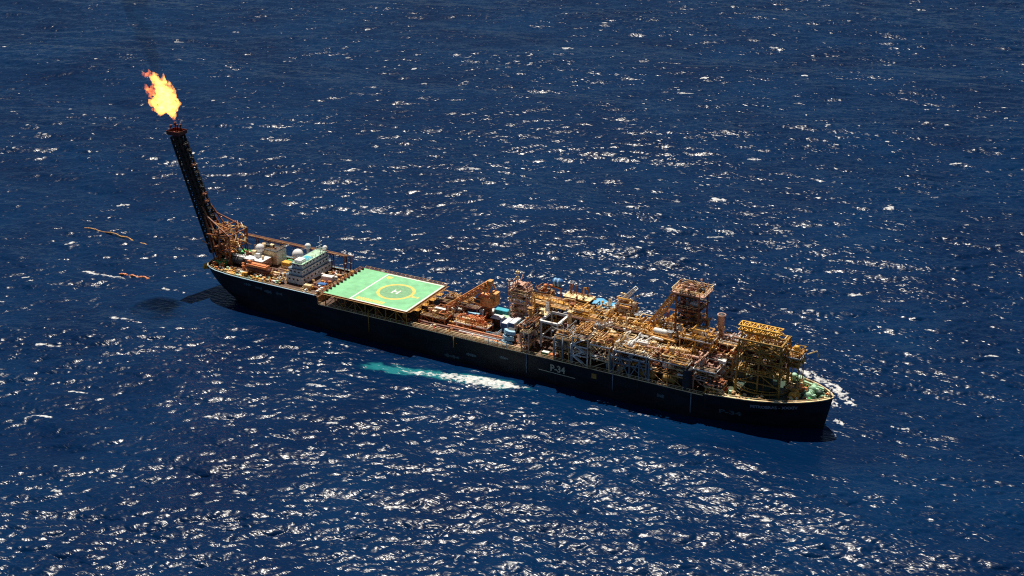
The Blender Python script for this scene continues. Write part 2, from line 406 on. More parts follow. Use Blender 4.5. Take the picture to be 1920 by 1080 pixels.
def build_hull():
    mb = MB(); xs = [-123.5,-123,-122.2,-121,-119.5,-118,-114,-110,-105,-100,-92,-84,-76,-67.01,-66.99,-50,-30,-10,10,30,50,65,72,78,85.99,86.01,90,95,98,101,104,107,110,113,115,117,119,121,122.5,123.6,124.5,125.2]
    lev = [-3,0,2,4,6,8,10,12,1000]
    for sgn in (-1, 1):
        vs = []; nl = len(lev)
        for x in xs:
            tz = topz(x)
            for l in lev:
                z = tz if l == 1000 else min(l, tz-.1)
                xx = x
                if x > 112:       # raked stem
                    k = (x-112)/13.2; xx = x - 3.0*k*(1-max(0,z)/tz)
                if x < -98:
                    k = (-98-x)/25.5; xx = x + 15.5*k*(1-min(1,max(0,z)/tz*1.08))
                vs.append((xx, sgn*hully(x, z, tz), z))
        fs = []
        for i in range(len(xs)-1):
            for k in range(nl-1):
                a, b, c, d = i*nl+k, (i+1)*nl+k, (i+1)*nl+k+1, i*nl+k+1
                fs.append((a,b,c,d) if sgn < 0 else (d,c,b,a))
        mb.add(vs, fs, smooth=False)
    # transom
    xs0 = -123.5; vs = []
    tz = topz(xs0)
    for l in lev:
        z = tz if l == 1000 else l
        xx = xs0 + 15.5*(1-min(1,max(0,z)/tz*1.08)); y = hully(xs0, z, tz)
        vs += [(xx,-y,z),(xx,y,z)]
    mb.add(vs, [(2*i, 2*i+2, 2*i+3, 2*i+1) for i in range(len(lev)-1)])
    return mb.build('hull', M['hull_black'], ship)
hull = build_hull()
def deckmesh(name, x0, x1, z, mat, inset=.25, zf=None):
    mb = MB(); xs = np.arange(x0, x1+.01, 1.5).tolist()
    if xs[-1] < x1: xs.append(x1)
    vs = []
    for x in xs:
        y = max(.03, interp(HB, x)-inset); zz = zf(x) if zf else z
        vs += [(x,-y,zz),(x,y,zz)]
    mb.add(vs, [(2*i, 2*i+2, 2*i+3, 2*i+1) for i in range(len(xs)-1)])
    return mb.build(name, mat, ship)
deck = deckmesh('main_deck', -67, 86, DK, M['brown_deck'], .05)
poop = deckmesh('poop_deck', -123.3, -67.02, PP-.2, M['brown_deck'])
fore = deckmesh('forecastle_deck', 86.02, 124.9, FC, M['bow_deck'], .25, lambda x: interp([(86,12.3),(95,12.8),(107,13.5),(125,14.3)], x))
def fz(x): return interp([(86,12.3),(95,12.8),(107,13.5),(125,14.3)], x)
mb = MB(); mb.box(-67.02,-66.9,-12.9,12.9,DK+.01,PP); mb.build('deck_break_wall', M['tan_steel'], ship)
mb = MB(); mb.box(85.9,86.0,-12.9,12.9,DK+.01,12.9); mb.build('deck_break_wall', M['tan_steel'], ship)
# bulwark rails along the deck edge
mb = MB()
for sgn in (-1,1):
    pts = [Vector((x, sgn*(interp(HB,x)+.02), topz(x)+.12)) for x in np.arange(86.5,125.3,1.2)]
    for a,b in zip(pts[:-1],pts[1:]): mb.bar(a,b,.6,.3)
    if sgn < 0: mb.bar(pts[-1], Vector((125.3,0,15.45)), .4,.28)
mb.build('bulwark_rail', M['cream_paint'], hull)
mb = MB()
for sgn in (-1,1):
    pts = [Vector((x, sgn*(interp(HB,x)+.02), 15.62)) for x in np.arange(-123.4,-66.9,1.5)]
    for a,b in zip(pts[:-1],pts[1:]): mb.bar(a,b,.3,.2)
mb.bar((-123.5,-6.6,15.62),(-123.5,6.6,15.62),.3,.2)
mb.build('poop_rail', M['pale_blue'], hull)
mb = MB()
for sgn in (-1,1):
    handrail(mb, [(x, sgn*12.75, DK) for x in (-66.5,-30,12,50,86)], 1.1, .1, 2.4)
    mb.bar((-66.5,sgn*13.02,DK+.1),(86,sgn*13.02,DK+.1),.16,.3)
mb.build('deck_edge_rail', M['cream_paint'], deck)
# writing and marks on the hull
def surf(x, z): return hully(x, min(z, topz(x)), topz(x))
def lettering(name, text, x0, x1, z0, z1, mat, slope=0.0, bold=.02, off=.05):
    cu = bpy.data.curves.new(name, 'FONT'); cu.body = text; cu.size = 1; cu.offset = bold; cu.extrude = 0
    cu.resolution_u = 3
    tmp = bpy.data.objects.new(name, cu); COL.objects.link(tmp)
    dg = bpy.context.evaluated_depsgraph_get()
    me = bpy.data.meshes.new_from_object(tmp.evaluated_get(dg))
    bpy.data.objects.remove(tmp)
    c = np.array([v.co[:] for v in me.vertices]); mn, mx = c.min(0), c.max(0)
    for v in me.vertices:
        u = (v.co.x-mn[0])/(mx[0]-mn[0]); w = (v.co.y-mn[1])/(mx[1]-mn[1])
        x = x0+(x1-x0)*u; z = z0+(z1-z0)*w + slope*u
        v.co = (x, -surf(x, z)-off, z)
    me.materials.clear(); me.materials.append(mat)
    o = bpy.data.objects.new(name, me); COL.objects.link(o); o.parent = hull
    return o
lettering('number_lettering', 'P-34', 30.4, 36.0, 7.9, 10.5, M['hull_letter'], bold=.03)
lettering('name_lettering', 'PETROBRAS - XXXIV', 101.6, 116.0, 10.9, 12.2, M['name_letter'], 1.0, bold=.03)
lettering('faint_lettering', 'P-34', 91.3, 98.6, 6.6, 8.2, M['scuff_blue'], 0, bold=.03)
mb = MB(); 
for i in range(14): mb.box(25.8+i, 26.8+i, -13.07,-13.0, 7.35-.02*i, 7.6-.02*i)
mb.build('hull_stripe', M['hull_letter'], hull)
mb = MB(); mb.box(46.0,47.8,-13.08,-13.0,8.9,10.7); mb.box(46.4,46.7,-13.12,-13.0,9.2,10.4); mb.build('hull_square_mark', M['dull_yellow'], hull)
for (x,z0,z1) in ((21.2,4.8,12.3),(53.9,6.4,12.3),(-44,6.2,15.0),(-8,8,12.2),(82,5,12.2)):
    mb = MB(); mb.cyl((x,-13.25,z0), z1-z0, .2, 8)
    for z in np.arange(z0+.6, z1, 2.2): mb.box(x-.12,x+.12,-13.25,-12.98,z,z+.2)
    mb.build('hull_pipe', M['blue_grey'] if x>0 else M['dull_yellow'], hull)
for k,(x0,x1,z) in enumerate(((-101,-97.5,13.6),(-95.5,-92.5,13.2),(-91.5,-88,12.6),(-86,-83,12.8),(10.5,14,8.5),(-3,1,6.6),(70,72.5,8.4),(-12,-6,4.2))):
    mb = MB(); n=7
    for i in range(n):
        xa = x0+(x1-x0)*i/n; h=rnd.uniform(.4,1.5)
        mb.box(xa, xa+(x1-x0)/n, -13.04,-12.99, z-h*.5, z+h*.5)
    mb.build('paint_scuff', M['scuff_blue'], hull)

# ------------------------------------------------------------------ helideck
HZ, X0, X1, X2 = 17.76, -63.7, -52.0, -27.3
mb = MB(); mb.box(X0,X2,-13.5,13.5,HZ-.35,HZ); heli = mb.build('helideck', M['helideck_green'], ship)
def flat(name, mat, polys, z):
    mb = MB()
    for p in polys: mb.add([(a,b,z) for a,b in p], [tuple(range(len(p)))])
    return mb.build(name, mat, heli)
def rect(a,b,c,d): return [(a,c),(b,c),(b,d),(a,d)]
flat('border_line', M['marking_white'], [rect(X1-.3,X1+.3,-13.3,13.3), rect(X2-.8,X2-.2,-13.3,13.3), rect(X1+.3,X2-.8,-13.3,-12.7), rect(X1+.3,X2-.8,12.7,13.3)], HZ+.008)
cx = -40.4
disc = flat('landing_disc', M['helideck_worn'], [[(cx+6.15*math.cos(a*math.pi/24), 6.15*math.sin(a*math.pi/24)) for a in range(48)]], HZ+.006)
ring = []
for a in range(48):
    t0, t1 = a*math.pi/24, (a+1)*math.pi/24
    ring.append([(cx+6.1*math.cos(t0),6.1*math.sin(t0)),(cx+7.25*math.cos(t0),7.25*math.sin(t0)),(cx+7.25*math.cos(t1),7.25*math.sin(t1)),(cx+6.1*math.cos(t1),6.1*math.sin(t1))])
flat('landing_circle', M['marking_yellow'], ring, HZ+.010)
flat('letter_h', M['marking_white'], [rect(cx-1.35,cx-.75,-1.7,1.7), rect(cx+.75,cx+1.35,-1.7,1.7), rect(cx-.75,cx+.75,-.32,.32)], HZ+.013)
ww = []
x = X1+1.6
for i,wd in enumerate((.8,.7,.9,.8,.75,.9,.7,.85,.8,.9,.8)):
    ww.append(rect(x,x+wd,-12.0,-9.9)); x += wd+.28
flat('name_marking', M['marking_yellow'], ww, HZ+.010)
flat('corner_marking', M['marking_yellow'], [rect(X1+1.0,X1+3.4,9.6,11.2), rect(X1+1.8,X1+2.6,8.7,9.6)], HZ+.010)
flat('weight_marking', M['marking_yellow'], [rect(-33.4,-31.2,-1.6,-.4), rect(-30.9,-30.0,-1.6,-.4)], HZ+.010)
# gutter, safety nets and shadow blocks round the edge
mb = MB()
for y in (-13.62,13.62): mb.box(X0-.1,X2+.1,y-.12,y+.12,HZ-.6,HZ+.12)
for x in (X0-.22,X2+.22): mb.box(x-.12,x+.12,-13.5,13.5,HZ-.6,HZ+.12)
mb.build('deck_gutter', M['rust_steel'], heli)
mb = MB()
for y,s in ((-13.75,-1),(13.75,1)):
    mb.bar((X0,y+s*1.4,HZ+.25),(X2,y+s*1.4,HZ+.25),.12)
    for i in range(19):
        x = X0+(X2-X0)*i/18; mb.bar((x,y,HZ-.3),(x,y+s*1.4,HZ+.25),.1)
    for k in (.35,.7,1.05): mb.bar((X0,y+s*k,HZ-.3+k*.39),(X2,y+s*k,HZ-.3+k*.39),.05)
for x,s in ((X0-.35,-1),(X2+.35,1)):
    mb.bar((x+s*1.4,-13.5,HZ+.25),(x+s*1.4,13.5,HZ+.25),.12)
    for i in range(15):
        y = -13.5+27*i/14; mb.bar((x,y,HZ-.3),(x+s*1.4,y,HZ+.25),.1)
    for k in (.35,.7,1.05): mb.bar((x+s*k,-13.5,HZ-.3+k*.39),(x+s*k,13.5,HZ-.3+k*.39),.05)
mb.build('safety_net', M['tan_steel'], heli)
for i in range(11):  # dark blocks standing in for the jagged shadows of railing posts
    y = -11.6+i*2.35
    mb = MB(); mb.box(X0+.1,X0+1.0,y-.25,y+.3,HZ+.002,HZ+.75); mb.bar((X0+.4,y,HZ+.7),(X0-.4,y+.3,HZ+1.5),.2); mb.build('edge_shadow_block', M['dark_red'], heli)
# supporting frame: columns, girders and zigzag bracing down to the main deck
mb = MB()
for y in (-12.9,-5,5,12.9):
    mb.bar((X0+.3,y,HZ-.65),(X2-.3,y,HZ-.65),.4,.6)
    n = 8; d=(X2-X0-1)/n
    for i in range(n+1):
        x=X0+.5+i*d; mb.bar((x,y,DK if x>-66.5 else PP),(x,y,HZ-.6),.32)
    for i in range(n):
        a=X0+.5+i*d
        zz=(DK+.2,HZ-.9)
        mb.bar((a,y,zz[i%2]),(a+d,y,zz[1-i%2]),.22)
for i in range(9):
    x=X0+.5+i*(X2-X0-1)/8; mb.bar((x,-13.2,HZ-.95),(x,13.2,HZ-.95),.3,.4)
mb.build('helideck_truss', M['dull_yellow'], heli)
for i in range(4):
    y=-9.5+i*5.2; mb = MB(); mb.box(X2+.4,X2+2.4,y,y+2.4,HZ-.9,HZ-.75)
    handrail(mb,[(X2+2.3,y,HZ-.75),(X2+2.3,y+2.4,HZ-.75)],1.0,.09,1.2)
    mb.build('access_landing', M['ochre_paint'], heli)
# ------------------------------------------------------------------ lattice helper
def lattice(mb, a, b, w0, w1, bays, leg=.3, br=.16, side=(0,1,0), cross=False, tri=False):
    a=Vector(a); b=Vector(b); d=(b-a); L=d.length; d.normalize()
    s=Vector(side); s=(s-d*s.dot(d)).normalized(); u=d.cross(s).normalized()
    W0=(w0,w0) if not isinstance(w0,tuple) else w0; W1=(w1,w1) if not isinstance(w1,tuple) else w1
    corners=[(-1,-1),(1,-1),(1,1),(-1,1)] if not tri else [(-1,-1),(1,-1),(0,1)]
    lv=[]
    for i in range(bays+1):
        t=i/bays; p=a+d*(L*t); ws=W0[0]+(W1[0]-W0[0])*t; wu=W0[1]+(W1[1]-W0[1])*t
        lv.append([p+s*(c[0]*ws/2)+u*(c[1]*wu/2) for c in corners])
    n=len(corners)
    for i in range(bays):
        for k in range(n):
            mb.bar(lv[i][k],lv[i+1][k],leg)
            mb.bar(lv[i][k],lv[i][(k+1)%n],br)
            if (i+k)%2 or cross: mb.bar(lv[i][k],lv[i+1][(k+1)%n],br)
            if not (i+k)%2 or cross: mb.bar(lv[i][(k+1)%n],lv[i+1][k],br)
    for k in range(n): mb.bar(lv[-1][k],lv[-1][(k+1)%n],br)
    return lv
# ------------------------------------------------------------------ flare tower on the stern
mb = MB(); FB, FT = Vector((-125.2,2,17.5)), Vector((-140.8,2,62.6))
lv = lattice(mb, FB, FT, (4.2,4.6), (3.2,4.0), 19, .62, .34, cross=True)
flare = mb.build('flare_tower', M['black_steel'], ship)
mb = MB()                                   # gas lines run up inside the lattice
for (o,r) in (((-.7,-.9,0),.7),((1.0,.2,0),.62),((-1.0,.9,0),.5),((.3,1.3,0),.45),((.3,-1.6,0),.4)):
    o=Vector(o); mb.pipe([FB+o+Vector((3,0,-6)), FB+o, FT+o+Vector((-.3,0,1))], r, 8)
mb.build('gas_riser', M['black_steel'], flare)
for i in range(1,16,1):
    mb = MB(); t=i/16.; p=FB.lerp(FT,t)+Vector((2.6,-.5,0))
    mb.box(p.x-.5,p.x+1.2,p.y-1.2,p.y+1.4,p.z,p.z+.15)
    handrail(mb,[(p.x+1.1,p.y-1.2,p.z),(p.x+1.1,p.y+1.4,p.z)],1.0,.12,1.2)
    mb.build('rest_platform', M['rust_steel' if i in (4,7,8,12) else 'black_steel'], flare)
mb = MB(); c=FT+Vector((-.2,0,.5)); mb.box(c.x-2.8,c.x+3.0,c.y-2.6,c.y+2.6,c.z,c.z+.3)
for s in (-1,1):
    mb.box(c.x-2.8,c.x+3.0,c.y+s*2.6-.06,c.y+s*2.6+.06,c.z+.25,c.z+1.6)
mb.box(c.x-2.85,c.x-2.75,c.y-2.6,c.y+2.6,c.z+.25,c.z+1.6); mb.box(c.x+2.95,c.x+3.05,c.y-2.6,c.y+2.6,c.z+.25,c.z+1.5)
mb.build('tip_platform', M['dark_red'], flare)
for (x,y,h) in ((-1.6,-1.2,3.4),(1.6,.8,3.6),(.2,-.6,4.6),(-.8,1.6,3.0)):
    mb = MB(); mb.lathe((c.x+x,c.y+y,c.z+.3),(0,0,1),[(0,.22),(h*.7,.22),(h*.75,.4),(h,.5)],10)
    mb.build('burner_tip', M['dark_red'], flare)
mb = MB()                                   # heavy base frame with back stays
for y in (-3.5,7.5):
    for (a,b) in (((-122.6,y,PP),(-128,2+(y-2)*.45,30)),((-115,y,PP),(-129.5,2+(y-2)*.4,36)),((-120,y,PP),(-128.5,2+(y-2)*.45,32)),((-115,y,PP),(-114.5,y,27)),((-114.5,y,27),(-129,2+(y-2)*.4,33)),((-122.6,y,PP),(-114.5,y,27)),((-120,y,PP),(-119.6,y,29)),((-122.6,y,21),(-114.8,y,21)),((-126,y,26),(-114.5,y,27))):
        mb.bar(a,b,.5)
for x,z in ((-122.6,21),(-115,21),(-114.5,27),(-119.6,29),(-126,26)): mb.bar((x,-3.5,z),(x,7.5,z),.4)
mb.build('tower_base_frame', M['rust_steel'], flare)
mb = MB()
for z in (21,26.8):
    mb.box(-122.5,-116 if z < 25 else -119.5,-3,7 if z < 25 else 4,z+.2,z+.35)
    handrail(mb,[(-122.5,-3,z+.3),(-116,-3,z+.3),(-116,7,z+.3)],1.1,.14,1.3)
mb.build('base_platform', M['rust_steel'], flare)
r3 = random.Random(8); mb = MB()
for k in range(34):
    a=Vector((r3.uniform(-128,-115),r3.uniform(-3.0,6.0),r3.uniform(16,27))); t=r3.uniform(.05,.5)
    b=a+Vector((r3.uniform(-4,3),r3.uniform(-3,3),r3.uniform(1,5)))
    mb.bar(a,b,r3.uniform(.18,.4))
mb.build('stay_struts', M['tan_steel'], flare)
r2 = random.Random(31)
for k in range(5):
    mb = MB(); mb.m(M[r2.choice(['tan_steel','cream_paint','pink_steel'])])
    for i in range(9):
        x=r2.uniform(-126,-115); y=r2.uniform(-3,7); z=r2.uniform(21.5,29)
        mb.pipe([(x,y,z),(x+r2.uniform(1.5,4),y,z),(x+r2.uniform(1.5,4),y+r2.uniform(-2,2),z+r2.uniform(-2,2.5))],r2.uniform(.14,.34),6)
    mb.build('base_pipework', None, flare)
# ------------------------------------------------------------------ poop deck houses
def house(name, x0,x1,y0,y1,z0,z1, wall, roof, parent=ship, wins=(), lip=.18):
    mb = MB(); mb.box(x0,x1,y0,y1,z0,z1); h = mb.build(name, M[wall], parent)
    mb = MB(); mb.box(x0-lip,x1+lip,y0-lip,y1+lip,z1,z1+.16); mb.build('roof', M[roof], h)
    for (face,a,b,z,dz,st) in wins:
        u = a
        while u < b:
            mb = MB()
            if face == 'y': mb.box(u,u+.8,y0-.05,y0-.003,z,z+dz)
            else: mb.box(x1+.003,x1+.05,u,u+.8,z,z+dz)
            mb.build('window', M['glass_dark'], h); u += st
    return h
h = house('engine_casing', -109.5,-99,5.2,11.5,PP,20.4,'cream_paint','dark_grey')
mb = MB(); mb.box(-99.0,-98.86,5.3,11.4,PP,20.35); mb.build('front_wall', M['white_paint'], h)
for i in range(7):
    mb = MB(); x=-108.5+r2.random()*8; y=5.8+r2.random()*4.6; s=.5+r2.random()*1.1
    if i%2: mb.box(x,x+s,y,y+s,20.56,20.56+.5+r2.random())
    else: mb.cyl((x,y,20.56),.8+r2.random()*1.6,.35+r2.random()*.3,10)
    mb.build('roof_vent', M[r2.choice(['dark_grey','grey_paint','cream_paint','rust_steel'])], h)
mb = MB(); handrail(mb,[(-109.4,5.3,20.5),(-99.1,5.3,20.5),(-99.1,11.4,20.5),(-109.4,11.4,20.5)],1.1,.1); mb.build('handrail', M['tan_steel'], h)
h = house('machinery_house', -112,-101,-1.5,4.8,PP,18.2,'pink_steel','pale_grey', wins=(('y',-111,-102,16.2,.8,2.2),))
for i in range(9):
    mb = MB(); x=-111.3+r2.random()*9; y=-1+r2.random()*5; s=.6+r2.random()*1.3
    if i%3: mb.box(x,x+s,y,y+s*.8,18.37,18.4+.5+r2.random()*1.2)
    else: mb.cyl((x,y,18.37),.8+r2.random()*1.2,.4+r2.random()*.3,10)
    mb.build('roof_unit', M[['cream_paint','pink_steel','white_paint','rust_steel','pale_grey'][i%5]], h)
def radome(x,y,z0,zc,r,mat='white_paint'):
    mb = MB(); mb.lathe((x,y,z0),(0,0,1),[(0,r*.55),(zc-z0-r*.75,r*.45),(zc-z0-r*.7,r*.7)],14); o=mb.build('radome', M['pale_grey'], ship)
    mb = MB(); mb.sphere((x,y,zc),r,20); mb.build('dome_shell', M[mat], o)
    return o
radome(-106,4.2,18.3,21.2,1.75); radome(-90.2,7.4,PP,20.4,2.25); radome(-87.6,10.6,PP,23.2,1.25); radome(-80.2,11.6,18.3,23.6,1.0)
mb = MB(); mb.vessel((-115.6,-1.0,16.8),(1,0,0),6.6,1.75,18); mb.box(-114.8,-114.2,-2.3,.3,PP-.1,15.8); mb.box(-110.6,-110,-2.3,.3,PP-.1,15.8)
tk = mb.build('storage_tank', M['dark_grey'], ship)
mb = MB(); mb.box(-114.8,-109.8,-1.5,.2,18.5,18.62); handrail(mb,[(-114.8,-1.5,18.6),(-109.8,-1.5,18.6)],.9,.1,1.2); mb.build('tank_walkway', M['white_paint'], tk)
# three storey accommodation block
acc = house('accommodation_block', -85.6,-78.2,-6.4,12.8,PP,18.2,'pale_grey','blue_grey', wins=(('x',-5.4,12,16.4,.7,2.3),('y',-84.6,-79.4,16.4,.7,1.9)), lip=.3)
for (nm,x0,x1,y0,y1,z0,z1) in (('middle_storey',-84.9,-78.7,-5.7,11.6,18.36,20.7),('top_storey',-83.6,-78.9,-5.2,10.6,20.86,22.6)):
    mb = MB(); mb.box(x0,x1,y0,y1,z0,z1); o = mb.build(nm, M['pale_grey'], acc)
    y = y0+.9
    while y < y1-1:
        mb = MB(); mb.box(x1+.003,x1+.05,y,y+.8,z0+1.0,z0+1.6); mb.build('window', M['glass_dark'], acc); y += 2.1
    x = x0+.7
    while x < x1-1:
        mb = MB(); mb.box(x,x+.8,y0-.05,y0-.003,z0+1.0,z0+1.6); mb.build('window', M['glass_dark'], acc); x += 1.8
mb = MB(); mb.box(-85.1,-78.4,-6.0,11.9,20.7,20.86); mb.box(-84,-78.6,-5.5,10.9,22.6,22.76); mb.build('storey_ledge', M['blue_grey'], acc)
mb = MB(); mb.box(-83.6,-78.9,-5.2,10.6,22.765,22.80); mb.build('roof_paint', M['pale_green'], acc)
mb = MB(); mb.box(-82.9,-79.6,-.8,3.0,22.81,22.95); mb.build('roof_cover', M['cyan_paint'], acc)
mb = MB(); mb.box(-82.8,-79.9,-4.6,-1.3,22.81,24.0); mb.build('roof_cabin', M['white_paint'], acc)
mb = MB(); handrail(mb,[(-83.5,-5.1,22.8),(-79,-5.1,22.8),(-79,10.5,22.8),(-83.5,10.5,22.8)],1.1,.1); handrail(mb,[(-85.3,-5.9,18.36),(-78.4,-6.5,18.36),(-78.3,12.6,18.36)],1.1,.08); mb.build('roof_handrail', M['pale_grey'], acc)
mb = MB(); mb.pipe([(-80.5,9,22.8),(-80.5,9,29)],.14); mb.bar((-80.5,7.6,27),(-80.5,10.4,27),.16); mb.bar((-80.5,8,25.5),(-80.5,10,25.5),.14); mb.build('aerial_mast', M['white_paint'], acc)
# pipe bridge along the far side
mb = MB()
for x in np.arange(-119,-70,6.0):
    for y in (11.0,12.6): mb.bar((x,y,PP),(x,y,21.6),.2)
    mb.bar((x,11,21.5),(x,12.6,21.5),.3); mb.bar((x,11,PP),(x,12.6,21.4),.18)
for y in (11.0,12.6): mb.bar((-119,y,21.6),(-71,y,21.6),.18)
br = mb.build('pipe_bridge', M['dark_red'], ship)
for k,(y,mt,r) in enumerate(((11.1,'rust_steel',.2),(11.7,'tan_steel',.12),(12.2,'dark_red',.18),(12.7,'rust_steel',.14))):
    mb = MB(); mb.pipe([(-119,y,22.1),(-71+k,y,22.1),(-71+k,y,16)],r,8); mb.build('bridge_pipe', M[mt], br)
# small fittings bolted to the poop deck
def clutter(n, x0,x1,y0,y1,z, names, mats, rr, hmax=1.8, smax=2.0, parent=None):
    for i in range(n):
        x=rr.uniform(x0,x1); y=rr.uniform(y0,y1)
        if abs(y) > interp(HB,x)-.8: continue
        k=rr.choice(names); mt=M[rr.choice(mats)]; s=rr.uniform(.5,smax); h=rr.uniform(.5,hmax); mb=MB()
        zz = z(x) if callable(z) else z
        if k=='winch':
            mb.vessel((x-s*.6,y,zz+.7),(1,0,0),s*1.2+.6,.55,10); mb.box(x-s*.6,x+s*.6+.6,y-.6,y+.6,zz,zz+.25); mb.box(x-s*.7,x-s*.45,y-.6,y+.6,zz+.2,zz+1.2)
        elif k=='ventilator':
            mb.cyl((x,y,zz),h,.32,8); mb.lathe((x,y,zz+h),(0,0,1),[(0,.6),(.25,.62),(.5,.2)],10)
        elif k=='bollard':
            for q in (-.4,.4): mb.lathe((x+q,y,zz),(0,0,1),[(0,.22),(.7,.22),(.75,.3),(.9,.3)],8)
            mb.box(x-.8,x+.8,y-.35,y+.35,zz,zz+.1)
        elif k=='equipment_locker':
            mb.box(x,x+s,y,y+s*.7,zz,zz+h); mb.box(x-.06,x+s+.06,y-.06,y+s*.7+.06,zz+h,zz+h+.1)
        elif k=='deck_pipe':
            mb.pipe([(x,y,zz+.3),(x+s*2,y,zz+.3),(x+s*2,y+s,zz+.3),(x+s*2,y+s,zz+h)],.2,6)
        elif k=='pump_skid':
            mb.box(x,x+s*1.3,y,y+s*.8,zz,zz+.25); mb.vessel((x+.1,y+s*.4,zz+.8),(1,0,0),s*1.1,.4,8); mb.cyl((x+s,y+s*.3,zz+.2),h,.2,6)
        mb.build(k, mt, parent or ship)
NM = ['winch','ventilator','bollard','equipment_locker','deck_pipe','pump_skid']
rr = random.Random(5)
clutter(46,-112,-87,-7,-1.5,PP-.2,NM,['white_paint','orange_paint','white_paint','tan_steel','cream_paint','dark_red'],rr,2.4,2.0, poop)
clutter(90,-124,-86,-11.6,-7.6,PP-.2,NM,['ochre_paint','cream_paint','tan_steel','pale_green','orange_paint','white_paint','yellow_paint','dark_grey'],rr,1.5,1.5, poop)
clutter(44,-123,-112,-10,11,PP-.2,NM,['pale_green','cream_paint','tan_steel','orange_paint','ochre_paint'],rr,1.8,1.8, poop)
clutter(40,-97,-86,-6,11,PP-.2,NM,['cream_paint','tan_steel','pink_steel','white_paint','yellow_paint','dark_red','dark_green'],rr,2.2,2.0, poop)
clutter(58,-77,-67.5,-11.5,11.5,PP-.2,NM,['cream_paint','tan_steel','orange_paint','white_paint','white_paint','rust_steel','ochre_paint','dark_grey','pink_steel','orange_paint'],rr,2.0,1.8, poop)
for (a,b,c,d,e) in ((-118.5,-111,5,10,PP+1.6),(-122.5,-117,-4.5,-.8,PP+.8),(-98,-94,8,11.4,PP+.6)):
    mb = MB(); mb.box(a,b,c,d,PP-.19,e); mb.build('green_deck_platform', M['bright_green'], poop)
mb = MB(); mb.box(-116,-100,-11.2,-7.2,PP-.19,PP-.12); mb.build('green_deck_coating', M['dark_green'], poop)
mb = MB(); handrail(mb,[(-123.2,-6,PP),(-123.2,6,PP)],1.1,.12); handrail(mb,[(-122.6,-7.6,PP),(-120.6,-9.8,PP),(-115,-11.4,PP),(-108,-12.3,PP),(-100,-12.6,PP),(-67,-12.7,PP)],1.2,.1,2.4); handrail(mb,[(-122.6,7.6,PP),(-120.6,9.8,PP),(-115,11.4,PP),(-108,12.3,PP),(-100,12.6,PP),(-67,12.7,PP)],1.2,.1,2.4)
mb.build('poop_handrail', M['cream_paint'], poop)
mb = MB(); mb.box(-125,-123,-7.6,-5.8,13.2,15.0); mb.lathe((-124.2,-7.8,14.0),(0,-1,0),[(0,.5),(.6,.75),(1.0,.3)],10); mb.build('stern_roller', M['yellow_paint'], ship)
